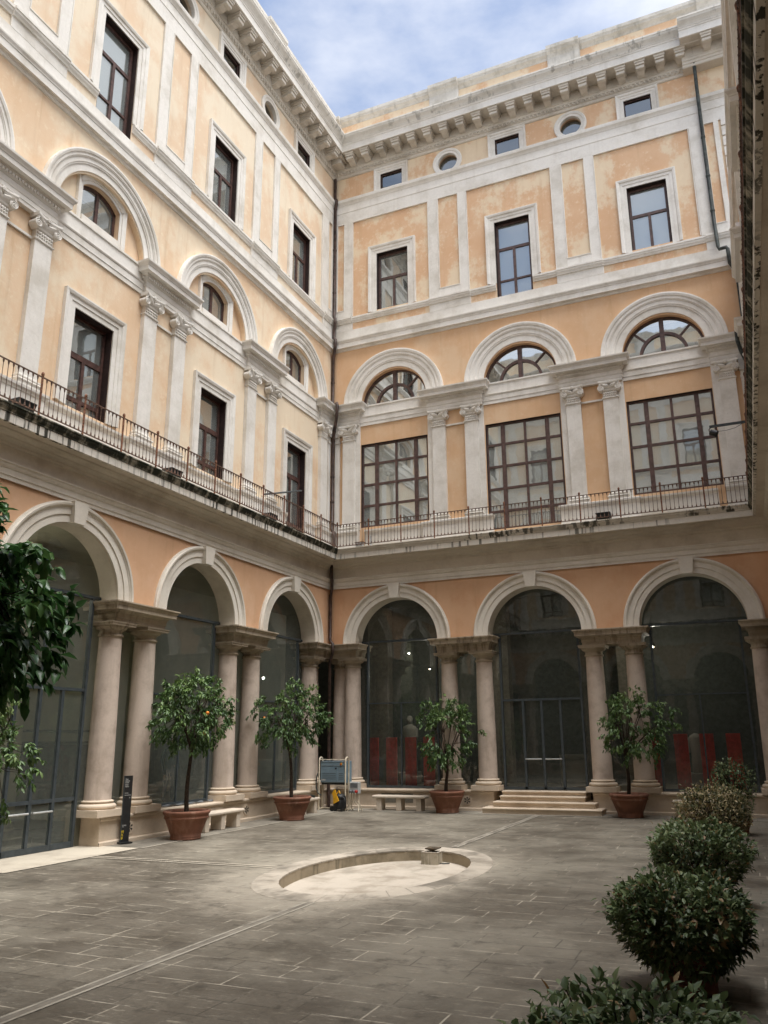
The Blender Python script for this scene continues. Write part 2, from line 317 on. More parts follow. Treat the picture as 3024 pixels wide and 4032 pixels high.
# ------------------------------------------------------------------ mesh helpers
class MB:
    def __init__(s): s.v = []; s.f = []; s.sm = []
    def add(s, vs, fs, smooth=False):
        o = len(s.v); s.v += [tuple(p) for p in vs]; s.f += [tuple(o+i for i in f) for f in fs]; s.sm += [smooth]*len(fs)
        return s
    def box(s, x0, x1, y0, y1, z0, z1):
        vs = [(x, y, z) for z in (z0, z1) for y in (y0, y1) for x in (x0, x1)]
        return s.add(vs, [(0, 2, 3, 1), (4, 5, 7, 6), (0, 1, 5, 4), (2, 6, 7, 3), (0, 4, 6, 2), (1, 3, 7, 5)])
    def rbox(s, x0, x1, y0, y1, z0, z1, r=0.02):
        # box with chamfered edges on top/bottom and verticals
        def ring(e, z):
            a, b, c, d = x0+e, x1-e, y0+e, y1-e
            return [(a+r, c, z), (b-r, c, z), (b, c+r, z), (b, d-r, z), (b-r, d, z), (a+r, d, z), (a, d-r, z), (a, c+r, z)]
        rs = [ring(r*0.8, z0), ring(0, z0+r), ring(0, z1-r), ring(r*0.8, z1)]
        vs = sum(rs, []); fs = []
        for k in range(3):
            for i in range(8): fs.append((k*8+i, k*8+(i+1) % 8, k*8+8+(i+1) % 8, k*8+8+i))
        fs.append(tuple(range(7, -1, -1))); fs.append(tuple(range(24, 32)))
        return s.add(vs, fs)
    def quad(s, a, b, c, d): return s.add([a, b, c, d], [(0, 1, 2, 3)])
    def prof(s, pts, x0, x1, m0=0, m1=0, caps=False):
        # profile of (d,z) extruded along x, d outwards (-y), ends mitred by m*d
        n = len(pts)
        vs = [(x0+m0*d, -d, z) for d, z in pts] + [(x1-m1*d, -d, z) for d, z in pts]
        fs = [(i, i+1, n+i+1, n+i) for i in range(n-1)]
        s.add(vs, fs)
        if caps:
            for xx in (x0, x1):
                pv = [(xx, -d, z) for d, z in pts]
                dmin = min(d for d, z in pts) - 0.0
                s.add(pv + [(xx, -dmin, pts[-1][1]), (xx, -dmin, pts[0][1])], [tuple(range(n+2))])
        return s
    def ret(s, pts, x0, x1):
        # profile (d,z) wrapped round a block between x0 and x1: returns at both ends, 45 degree mitres
        n = len(pts)
        vs = [(x0-d, 0.0, z) for d, z in pts] + [(x0-d, -d, z) for d, z in pts] + [(x1+d, -d, z) for d, z in pts] + [(x1+d, 0.0, z) for d, z in pts]
        fs = [(k*n+i, k*n+i+1, k*n+n+i+1, k*n+n+i) for k in range(3) for i in range(n-1)]
        s.add(vs, fs)
        for i in (0, n-1): s.add([vs[k*n+i] for k in range(4)], [(0, 1, 2, 3)])
        return s
    def arch(s, pts, cx, cz, a0=0, a1=PI, n=40):
        # pts (r,d) profile swept round (cx,cz)
        k = len(pts); vs = []; fs = []
        for i in range(n+1):
            a = a0+(a1-a0)*i/n
            vs += [(cx-r*math.cos(a), -d, cz+r*math.sin(a)) for r, d in pts]
        for i in range(n):
            for j in range(k-1): fs.append((i*k+j, i*k+j+1, (i+1)*k+j+1, (i+1)*k+j))
        return s.add(vs, fs)
    def lathe(s, pts, c=(0, 0, 0), n=24, smooth=True, capb=False, capt=True):
        k = len(pts); vs = []; fs = []
        for i in range(n):
            a = 2*PI*i/n
            vs += [(c[0]+r*math.cos(a), c[1]+r*math.sin(a), c[2]+z) for r, z in pts]
        for i in range(n):
            j = (i+1) % n
            for q in range(k-1): fs.append((i*k+q, j*k+q, j*k+q+1, i*k+q+1))
        s.add(vs, fs, smooth)
        if capt: s.add([vs[i*k+k-1] for i in range(n)], [tuple(range(n))])
        if capb: s.add([vs[i*k] for i in range(n)], [tuple(range(n-1, -1, -1))])
        return s
    def tube(s, pts, rad, n=8, smooth=True, caps=True):
        pts = [Vector(p) for p in pts]; rs = rad if isinstance(rad, (list, tuple)) else [rad]*len(pts)
        rings = []; prev = None
        for i, p in enumerate(pts):
            d = (pts[min(i+1, len(pts)-1)]-pts[max(i-1, 0)]).normalized()
            if prev is None:
                a = d.orthogonal().normalized()
            else:
                a = prev - d*prev.dot(d)
                a = a.normalized() if a.length > 1e-6 else d.orthogonal().normalized()
            prev = a; b = d.cross(a)
            rings.append([p+(a*math.cos(2*PI*j/n)+b*math.sin(2*PI*j/n))*rs[i] for j in range(n)])
        vs = sum(rings, []); fs = []
        for i in range(len(pts)-1):
            for j in range(n): fs.append((i*n+j, i*n+(j+1) % n, (i+1)*n+(j+1) % n, (i+1)*n+j))
        s.add(vs, fs, smooth)
        if caps:
            s.add(rings[0], [tuple(range(n-1, -1, -1))]); s.add(rings[-1], [tuple(range(n))])
        return s
    def ball(s, c, r, n=10, m=6, sc=(1, 1, 1)):
        pts = [(max(1e-4, r*math.sin(PI*i/m)), -r*math.cos(PI*i/m)) for i in range(m+1)]
        vs = []; fs = []; k = m+1
        for i in range(n):
            a = 2*PI*i/n
            vs += [(c[0]+q*math.cos(a)*sc[0], c[1]+q*math.sin(a)*sc[1], c[2]+z*sc[2]) for q, z in pts]
        for i in range(n):
            j = (i+1) % n
            for q in range(m): fs.append((i*k+q, j*k+q, j*k+q+1, i*k+q+1))
        return s.add(vs, fs, True)
    def disc_y(s, cx, y0, y1, cz, r, n=20, smooth=True):
        # cylinder with axis along y
        vs = []
        for y in (y0, y1): vs += [(cx+r*math.cos(2*PI*i/n), y, cz+r*math.sin(2*PI*i/n)) for i in range(n)]
        s.add(vs, [(i, (i+1) % n, n+(i+1) % n, n+i) for i in range(n)], smooth)
        s.add(vs[:n], [tuple(range(n))]); s.add(vs[n:], [tuple(range(n))])
        return s
    def poly(s, pts2, y0, y1):
        # polygon in xz, thickness along y
        n = len(pts2)
        vs = [(x, y0, z) for x, z in pts2] + [(x, y1, z) for x, z in pts2]
        return s.add(vs, [tuple(range(n)), tuple(range(2*n-1, n-1, -1))] + [(i, (i+1) % n, n+(i+1) % n, n+i) for i in range(n)])
    def mesh(s, name, mat, fixn=True):
        me = bpy.data.meshes.new(name); me.from_pydata(s.v, [], s.f); me.update()
        me.polygons.foreach_set('use_smooth', s.sm)
        if fixn:
            bm = bmesh.new(); bm.from_mesh(me); bmesh.ops.recalc_face_normals(bm, faces=bm.faces); bm.to_mesh(me); bm.free()
        if mat: me.materials.append(MATS[mat])
        return me
    def build(s, name, mat, parent=None, loc=(0, 0, 0), rz=0.0, fixn=True):
        return inst(s.mesh(name, mat, fixn), name, parent, loc, rz)
def inst(me, name, parent=None, loc=(0, 0, 0), rz=0.0):
    o = bpy.data.objects.new(name, me); COL.objects.link(o); o.location = loc; o.rotation_euler = (0, 0, rz)
    if parent: o.parent = parent
    return o
def tag(o, label=None, cat=None, group=None, kind=None):
    if label: o['label'] = label
    if cat: o['category'] = cat
    if group: o['group'] = group
    if kind: o['kind'] = kind
    return o
def thing(name, label, cat, loc=(0, 0, 0), rz=0.0, group=None):
    o = bpy.data.objects.new(name, None); COL.objects.link(o); o.empty_display_size = 0.3
    o.location = loc; o.rotation_euler = (0, 0, rz)
    return tag(o, label, cat, group)
def dup(root, loc, rz, label, group=None):
    r = root.copy(); COL.objects.link(r); r.location = loc; r.rotation_euler = (0, 0, rz); r['label'] = label
    if group: r['group'] = group
    for ch in list(root.children):
        c = ch.copy(); COL.objects.link(c); c.parent = r
        for g in ch.children:
            d = g.copy(); COL.objects.link(d); d.parent = c
    return r

# ------------------------------------------------------------------ dimensions of the court
GZ = -0.06
C0, BP = 2.67, 4.985
LB, LS = 2*C0+2*BP, 2*C0+4*BP          # 15.31 and 25.28
r_, R_ = 1.587, 2.07                   # lower arches
ZS, ZE = 5.56, 7.62
ZL = 9.02                              # balcony level
ZC = 17.36                             # string course
ZT = 25.47                             # start of crowning cornice
FZ = 0.578                             # arcade floor

def wallgrid(mb, z0, z1, x0, x1, ops, depth_default=0.3):
    """front wall face at y=0 with openings; each op: (xa, xb, lo(x), hi(x), nseg, depth)"""
    xs = {x0, x1}
    sx_ = lambda o, i: o[0]+(o[1]-o[0])*(i/o[4] if o[4] < 3 else (1-math.cos(PI*i/o[4]))/2)
    for o in ops:
        for i in range(o[4]+1): xs.add(sx_(o, i))
    xs = sorted(x for x in xs if x0-1e-6 <= x <= x1+1e-6)
    xs = [x for i, x in enumerate(xs) if i == 0 or x-xs[i-1] > 1e-5]
    for a, b in zip(xs[:-1], xs[1:]):
        mid = (a+b)/2
        cov = sorted([o for o in ops if o[0] < mid < o[1]], key=lambda o: o[2](mid))
        ca, cb = z0, z0
        for o in cov:
            la, lb = o[2](a), o[2](b)
            if la > ca+1e-5 or lb > cb+1e-5: mb.quad((a, 0, ca), (b, 0, cb), (b, 0, lb), (a, 0, la))
            ca, cb = o[3](a), o[3](b)
        if z1 > ca+1e-5 or z1 > cb+1e-5: mb.quad((a, 0, ca), (b, 0, cb), (b, 0, z1), (a, 0, z1))
    for o in ops:
        xa, xb, lo, hi, n, dp = o
        for i in range(n):
            a = sx_(o, i); b = sx_(o, i+1)
            mb.quad((a, 0, hi(a)), (b, 0, hi(b)), (b, dp, hi(b)), (a, dp, hi(a)))
            if lo(a) > z0+1e-4 or lo(b) > z0+1e-4: mb.quad((a, 0, lo(a)), (b, 0, lo(b)), (b, dp, lo(b)), (a, dp, lo(a)))
        for x in (xa, xb):
            if hi(x)-lo(x) > 1e-3: mb.quad((x, 0, lo(x)), (x, 0, hi(x)), (x, dp, hi(x)), (x, dp, lo(x)))
def rect(xa, xb, za, zb, dp=0.3): return (xa, xb, lambda x: za, lambda x: zb, 1, dp)
def arc(cx, cz, r, dp=0.3, n=32, base=None):
    b = cz if base is None else base
    return (cx-r, cx+r, lambda x: b, lambda x: cz+math.sqrt(max(0, r*r-(x-cx)**2)), n, dp)
def circ(cx, cz, r, dp=0.3, n=20):
    return (cx-r, cx+r, lambda x: cz-math.sqrt(max(0, r*r-(x-cx)**2)), lambda x: cz+math.sqrt(max(0, r*r-(x-cx)**2)), n, dp)
def seg_arch(cx, hw, za, zspring, rise, dp, n=14):
    rr = (hw*hw+rise*rise)/(2*rise); zc = zspring+rise-rr
    return (cx-hw, cx+hw, lambda x: za, lambda x: zc+math.sqrt(max(0, rr*rr-(x-cx)**2)), n, dp)

# ------------------------------------------------------------------ shared part meshes (local frame: x along wall, -y outwards)
_cache = {}
def shared(key, fn):
    if key not in _cache: _cache[key] = fn()
    return _cache[key]
def shaft_mesh():
    mb = MB(); H0, H1 = 0.27, 4.15
    pts = [(0.33, H0), (0.335, H0+0.03), (0.315, H0+0.05)]
    for i in range(9):
        t = i/8; pts.append((0.312-0.045*t**1.7, H0+0.07+(H1-H0-0.07)*t))
    mb.lathe(pts, n=28, capt=False); return mb.mesh('shaft', 'stone_granite')
def base_mesh():
    mb = MB(); mb.box(-0.47, 0.47, -0.47, 0.47, 0, 0.155)
    pts = [(0.36, 0.155)]
    for i in range(9):
        a = -PI/2+PI*i/8; pts.append((0.375+0.065*math.cos(a), 0.155+0.06+0.06*math.sin(a)))
    pts += [(0.355, 0.285), (0.345, 0.30)]
    for i in range(7):
        a = -PI/2+PI*i/6; pts.append((0.345+0.03*math.cos(a), 0.325+0.025*math.sin(a)))
    pts += [(0.33, 0.352), (0.325, 0.36)]
    mb.lathe(pts, n=28); return mb.mesh('column_base', 'stone_plinth')
def cap_mesh():
    mb = MB()
    pts = [(0.267, 4.15), (0.30, 4.155), (0.305, 4.18), (0.30, 4.205), (0.275, 4.21), (0.272, 4.30), (0.29, 4.305), (0.29, 4.325), (0.305, 4.33)]
    for i in range(6):
        a = PI/2*i/5; pts.append((0.305+0.085*math.sin(a), 4.33+0.085*(1-math.cos(a))))
    mb.lathe(pts, n=28)
    mb.box(-0.415, 0.415, -0.415, 0.415, 4.415, 4.47); mb.box(-0.435, 0.435, -0.435, 0.435, 4.47, 4.495)
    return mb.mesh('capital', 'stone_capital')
def impost_mesh(hw):
    # entablature block on a pair of columns (or one), bottom z 5.07 top 5.56, front at y=-0.02
    def f():
        mb = MB()
        pts = [(0, 5.075), (0.0, 5.165), (0.018, 5.165), (0.018, 5.255), (0.03, 5.27), (0.03, 5.30), (0.06, 5.315), (0.075, 5.35), (0.20, 5.355), (0.20, 5.45), (0.215, 5.46), (0.225, 5.485), (0.265, 5.525), (0.265, 5.555)]
        n = len(pts); y1 = 0.77
        ring = lambda d, z: [(-hw-d, -0.02-d, z), (hw+d, -0.02-d, z), (hw+d, y1+d*0.4, z), (-hw-d, y1+d*0.4, z)]
        vs = sum([ring(d, z) for d, z in pts], [])
        fs = [(k*4+i, k*4+(i+1) % 4, k*4+4+(i+1) % 4, k*4+4+i) for k in range(n-1) for i in range(4)]
        fs += [(3, 2, 1, 0), tuple((n-1)*4+i for i in range(4))]
        mb.add(vs, fs)
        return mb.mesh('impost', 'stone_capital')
    return shared(('impost', hw), f)
def archivolt_mesh():
    mb = MB()
    mb.arch([(r_-0.004, -0.02), (r_-0.004, 0.035), (1.765, 0.035), (1.765, 0.062), (1.925, 0.062), (1.94, 0.082), (1.955, 0.088), (1.975, 0.12), (2.02, 0.13), (2.035, 0.085), (R_, 0.07), (R_, -0.02)], 0, ZS, n=48)
    return mb.mesh('arch_moulding', 'stone_white_low')
def keystone_mesh():
    mb = MB(); z0, z1 = ZS+r_-0.03, ZE+0.005
    a = [(-0.17, z0), (0.17, z0), (0.225, z1), (-0.225, z1)]
    vs = [(x, -0.17, z) for x, z in a[:2]] + [(x, -0.19, z) for x, z in a[2:]] + [(x, 0.05, z) for x, z in a]
    mb.add(vs, [(0, 1, 2, 3), (0, 3, 7, 4), (1, 5, 6, 2), (0, 4, 5, 1), (3, 2, 6, 7)])
    return mb.mesh('keystone', 'stone_white_low')
def pilaster_mesh(hw=0.25):
    mb = MB()
    # pedestal is separate; attic base mouldings, shaft
    mb.ret([(0.20, 9.775), (0.20, 9.85), (0.215, 9.86), (0.225, 9.885), (0.215, 9.91), (0.18, 9.915), (0.17, 9.94), (0.19, 9.955), (0.19, 9.985), (0.15, 9.995), (0.14, 10.03), (0.13, 10.04)], -hw+0.13, hw-0.13)
    mb.box(-hw, hw, -0.13, 0.02, 10.03, 13.40)
    mb.ret([(0.13, 13.36), (0.15, 13.37), (0.165, 13.395), (0.15, 13.42), (0.13, 13.43)], -hw+0.13, hw-0.13)
    return mb.mesh('pilaster', 'stone_white')
def ionic_mesh(hw=0.25):
    mb = MB(); z0 = 13.44
    mb.box(-hw+0.005, hw-0.005, -0.135, 0.02, z0, z0+0.2)
    for i in range(7):
        x = -hw+0.05+i*(2*hw-0.1)/6
        mb.ball((x, -0.145, z0+0.045), 0.026, 6, 4)
        mb.ball((x, -0.15, z0+0.12), 0.034, 6, 4, (0.8, 0.8, 1.3))
    mb.ret([(0.14, z0+0.18), (0.17, z0+0.2), (0.185, z0+0.24), (0.15, z0+0.27)], -hw+0.12, hw-0.12)
    # echinus bed and drooping band between the volutes
    vs = []; n = 12
    for i in range(n+1):
        t = -1+2*i/n; zz = z0+0.44-0.075*(1-t*t)
        vs += [(t*hw*1.05, -0.15, z0+0.25), (t*hw*1.05, -0.20-0.05*abs(t), zz-0.05), (t*hw*1.12, -0.22-0.06*abs(t), zz), (t*hw*1.12, -0.02, zz)]
    mb.add(vs, [(i*4+j, i*4+j+1, i*4+5+j, i*4+4+j) for i in range(n) for j in range(3)])
    for s in (-1, 1):
        cx, cz = s*(hw+0.035), z0+0.295
        mb.disc_y(cx, -0.23, -0.03, cz, 0.105, 18)
        # spiral raised on the face
        pts = []
        for i in range(28):
            a = PI/2-s*i*0.42; rr = 0.108-0.0031*i
            pts.append((cx+rr*math.cos(a), -0.235, cz+rr*math.sin(a)))
        mb.tube(pts, 0.016, 5)
        mb.ball((cx, -0.24, cz), 0.026, 6, 4)
        mb.tube([(cx, -0.225, cz+0.105), (cx*0.6, -0.22, cz+0.125), (s*0.03, -0.2, cz+0.09)], 0.022, 6)
        # leaf hanging from the corner of the abacus
        mb.ball((s*(hw+0.06), -0.215, z0+0.44), 0.06, 8, 5, (0.7, 0.6, 1.3))
    # abacus with concave front
    vs = []
    for i in range(n+1):
        t = -1+2*i/n; d = 0.185+0.075*t*t; xx = t*(hw+0.105)
        vs += [(xx, 0.0, z0+0.455), (xx, -d, z0+0.455), (xx, -d-0.03, z0+0.50), (xx, -d-0.03, z0+0.55), (xx, 0.0, z0+0.55)]
    mb.add(vs, [(i*5+j, i*5+j+1, i*5+6+j, i*5+5+j) for i in range(n) for j in range(4)])
    mb.add(vs[:5], [(0, 1, 2, 3, 4)]); mb.add(vs[-5:], [(0, 1, 2, 3, 4)])
    for i in range(6):
        a = PI*2*i/6; mb.ball((0.034*math.cos(a), -0.225, z0+0.515+0.034*math.sin(a)), 0.026, 6, 4)
    mb.ball((0, -0.235, z0+0.515), 0.02, 6, 4)
    return mb.mesh('ionic_capital', 'stone_white')
def entab_mesh(hw):
    # small entablature over a pilaster group; hw = half width of the frieze block
    def f():
        mb = MB()
        mb.ret([(0.135, 13.985), (0.135, 14.08), (0.15, 14.08), (0.15, 14.19), (0.165, 14.20), (0.175, 14.23), (0.14, 14.24), (0.14, 14.37), (0.16, 14.38), (0.175, 14.41),
                (0.185, 14.415), (0.185, 14.49), (0.225, 14.51), (0.24, 14.55), (0.36, 14.56), (0.36, 14.68), (0.375, 14.69), (0.385, 14.72), (0.43, 14.78), (0.435, 14.83), (0.05, 14.86)], -hw+0.14, hw-0.14)
        n = int(2*hw/0.085)
        for i in range(n):
            x = -hw+0.01+i*(2*hw-0.02)/n; mb.box(x, x+0.05, -0.225, -0.15, 14.42, 14.485)
        for s in (-1, 1):
            mb.box(s*(hw+0.06)-0.03, s*(hw+0.06)+0.03, -0.12, -0.06, 14.42, 14.485)
        return mb.mesh('impost_entablature', 'stone_white')
    return shared(('entab', hw), f)
def upper_arch_mesh(ri, Ro):
    def f():
        mb = MB(); w = Ro-ri
        mb.arch([(ri-0.003, -0.02), (ri-0.003, 0.03), (ri+w*0.33, 0.03), (ri+w*0.33, 0.055), (ri+w*0.40, 0.06), (ri+w*0.42, 0.075), (ri+w*0.60, 0.075), (ri+w*0.62, 0.092), (ri+w*0.66, 0.10),
                 (ri+w*0.68, 0.115), (ri+w*0.80, 0.115), (ri+w*0.83, 0.14), (ri+w*0.93, 0.155), (Ro, 0.15), (Ro, -0.02)], 0, 14.86, n=48)
        return mb.mesh('arch_moulding', 'stone_white')
    return shared(('uarch', ri, Ro), f)
def modillion_mesh():
    mb = MB()
    def block(w, side):
        n = len(side); vs = [(-w, y, z) for y, z in side] + [(w, y, z) for y, z in side]
        mb.add(vs, [tuple(range(n)), tuple(range(2*n-1, n-1, -1))] + [(i, (i+1) % n, n+(i+1) % n, n+i) for i in range(n)])
    block(0.125, [(-0.13, 25.83), (-0.30, 25.84), (-0.45, 25.90), (-0.52, 25.91), (-0.52, 26.05), (-0.13, 26.05)])
    block(0.150, [(-0.47, 25.87), (-0.60, 25.87), (-0.615, 25.89), (-0.615, 25.985), (-0.47, 25.985)])
    block(0.165, [(-0.13, 26.0), (-0.66, 26.0), (-0.66, 26.085), (-0.13, 26.085)])
    block(0.195, [(-0.10, 26.085), (-0.69, 26.085), (-0.695, 26.165), (-0.10, 26.165)])
    return mb.mesh('modillion', 'stone_modillion')
def surround_mesh(hw, z0, z1, fw, sill=True, key='s'):
    # architrave frame round a window opening
    def f():
        mb = MB()
        a = [(0.0, 0.03), (fw*0.38, 0.03), (fw*0.38, 0.05), (fw*0.66, 0.05), (fw*0.70, 0.075), (fw*0.74, 0.085), (fw*0.90, 0.10), (fw, 0.10), (fw, -0.02)]
        # path: left jamb bottom -> top -> right jamb bottom
        for (pa, pb) in (((-1, 0), (-1, 1)), ((-1, 1), (1, 1)), ((1, 1), (1, 0))):
            vs = []
            for (sx, sz) in (pa, pb):
                for (w, d) in a:
                    x = sx*(hw+w); z = (z1+w) if sz else z0
                    vs.append((x, -d, z))
            n = len(a); mb.add(vs, [(i, i+1, n+i+1, n+i) for i in range(n-1)])
        for sx in (-1, 1):   # inner return
            mb.quad((sx*hw, -0.03, z0), (sx*hw, -0.03, z1), (sx*hw, 0.05, z1), (sx*hw, 0.05, z0))
        mb.quad((-hw, -0.03, z1), (hw, -0.03, z1), (hw, 0.05, z1), (-hw, 0.05, z1))
        return mb.mesh('window_surround', 'stone_white')
    return shared(('sur', hw, z0, z1, fw), f)

def window_grid(parent, c, hw, z0, z1, dep, mulls, rows, col, blind=None, glass='glass_window', fr=0.07, room=0.9):
    """rectangular window: frame part with pane / blind / room sub-parts. mulls: (x,halfwidth,z0,z1), rows: (z,halfh,x0,x1)"""
    def f():
        mb = MB(); y0, y1 = dep-0.05, dep+0.03
        mb.box(-hw, -hw+fr, y0, y1, z0, z1); mb.box(hw-fr, hw, y0, y1, z0, z1)
        mb.box(-hw+fr, hw-fr, y0, y1, z1-fr, z1); mb.box(-hw+fr, hw-fr, y0, y1, z0, z0+fr)
        for (x, w, a, b) in mulls: mb.box(x-w, x+w, y0+0.008, y1-0.004, a, b)
        for (z, h, a, b) in rows: mb.box(a, b, y0+0.013, y1-0.008, z-h, z+h)
        return mb.mesh('window', col)
    def cas():
        mb = MB(); t = 0.02; y0, y1 = 0.012, dep+0.02
        a = [(-hw, z0), (-hw, z1), (hw, z1), (hw, z0)]; b = [(-hw+t, z0), (-hw+t, z1-t), (hw-t, z1-t), (hw-t, z0)]
        vs = [(x, y0, z) for x, z in a]+[(x, y0, z) for x, z in b]+[(x, y1, z) for x, z in a]+[(x, y1, z) for x, z in b]; fs = []
        for i in range(3): fs += [(i, i+1, 5+i, 4+i), (4+i, 5+i, 13+i, 12+i), (i, i+1, 9+i, 8+i)]
        mb.add(vs, fs); return mb.mesh('casing', 'dark_reveal' if col == 'brown_metal' else 'dark_wood')
    key = ('wg', hw, z0, z1, dep, tuple(mulls), tuple(rows), col)
    w = inst(shared(key, f), 'window', parent, (c, 0, 0))
    p = shared(('pane', hw, z0, z1, dep, glass), lambda: MB().quad((-hw, dep, z0), (hw, dep, z0), (hw, dep, z1), (-hw, dep, z1)).mesh('pane', glass, False))
    inst(p, 'pane', w); inst(shared(('cas', hw, z0, z1, dep, col), cas), 'casing', w)
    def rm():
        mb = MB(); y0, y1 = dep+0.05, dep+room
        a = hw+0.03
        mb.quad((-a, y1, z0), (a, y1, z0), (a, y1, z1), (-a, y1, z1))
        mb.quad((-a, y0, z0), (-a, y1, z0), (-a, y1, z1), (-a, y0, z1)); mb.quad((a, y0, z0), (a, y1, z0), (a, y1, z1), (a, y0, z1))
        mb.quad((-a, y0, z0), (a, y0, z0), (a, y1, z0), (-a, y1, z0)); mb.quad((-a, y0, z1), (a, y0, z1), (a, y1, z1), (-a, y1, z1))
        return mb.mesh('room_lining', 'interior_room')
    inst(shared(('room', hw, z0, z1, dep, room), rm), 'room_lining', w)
    if blind:
        bm_, bz = blind
        MBq = MB(); zz = z0+(z1-z0)*bz; y = dep+0.09; a = hw-0.02
        MBq.box(-a, a, y, y+0.01, zz, z1-0.02)
        MBq.build('roller_blind', bm_, w)
    return w

# ------------------------------------------------------------------ a wing of the palace
LEDGE_LOW = [(0.05, 7.62), (0.05, 7.72), (0.07, 7.72), (0.07, 7.86), (0.09, 7.87), (0.115, 7.91), (0.125, 7.96), (0.15, 7.97), (0.15, 8.0), (0.03, 8.01)]
LEDGE_FRZ = [(0.03, 8.01), (0.03, 8.36), (0.06, 8.37), (0.07, 8.41), (0.07, 8.44), (0.13, 8.47), (0.16, 8.50), (0.17, 8.53), (0.25, 8.56), (0.30, 8.60), (0.31, 8.63), (0.52, 8.64)]
LEDGE_FAS = [(0.52, 8.64), (0.52, 8.625), (0.60, 8.625), (0.60, 8.815)]
LEDGE_CYM = [(0.60, 8.815), (0.62, 8.825), (0.62, 8.85), (0.635, 8.87), (0.66, 8.91), (0.665, 8.96), (0.69, 8.97), (0.69, 9.0)]
LEDGE_TOP = [(0.69, 9.0), (0.0, 9.03)]
STRING = [(0.0, 17.30), (0.035, 17.31), (0.05, 17.34), (0.05, 17.37), (0.07, 17.375), (0.075, 17.40), (0.15, 17.405), (0.15, 17.60), (0.165, 17.61), (0.17, 17.64), (0.20, 17.70), (0.205, 17.74), (0.05, 17.78), (0.05, 18.19), (0.0, 18.20)]
FRIEZE = [(0.0, 23.2), (0.05, 23.2), (0.05, 23.72), (0.065, 23.725), (0.065, 24.06), (0.08, 24.07), (0.10, 24.12), (0.13, 24.16), (0.16, 24.19), (0.17, 24.26), (0.17, 24.32), (0.06, 24.36), (0.0, 24.37)]
CORN_A = [(0.0, 25.46), (0.04, 25.47), (0.06, 25.50), (0.06, 25.58), (0.09, 25.60), (0.10, 25.68), (0.13, 25.70), (0.135, 25.79), (0.15, 25.80), (0.15, 26.17), (0.70, 26.185)]
CORN_B = [(0.70, 26.185), (0.70, 26.17), (0.755, 26.17), (0.755, 26.46), (0.775, 26.47), (0.785, 26.52), (0.80, 26.53)]
CORN_C = [(0.80, 26.53), (0.815, 26.58), (0.86, 26.65), (0.93, 26.73), (0.95, 26.80), (0.965, 26.81), (0.965, 26.88), (0.0, 26.97)]
PARAPET = [(0.02, 26.9), (0.02, 28.1), (0.04, 28.12), (0.06, 28.18), (0.10, 28.22), (0.16, 28.27), (0.17, 28.33), (0.20, 28.38), (0.20, 28.52), (-0.4, 28.56)]

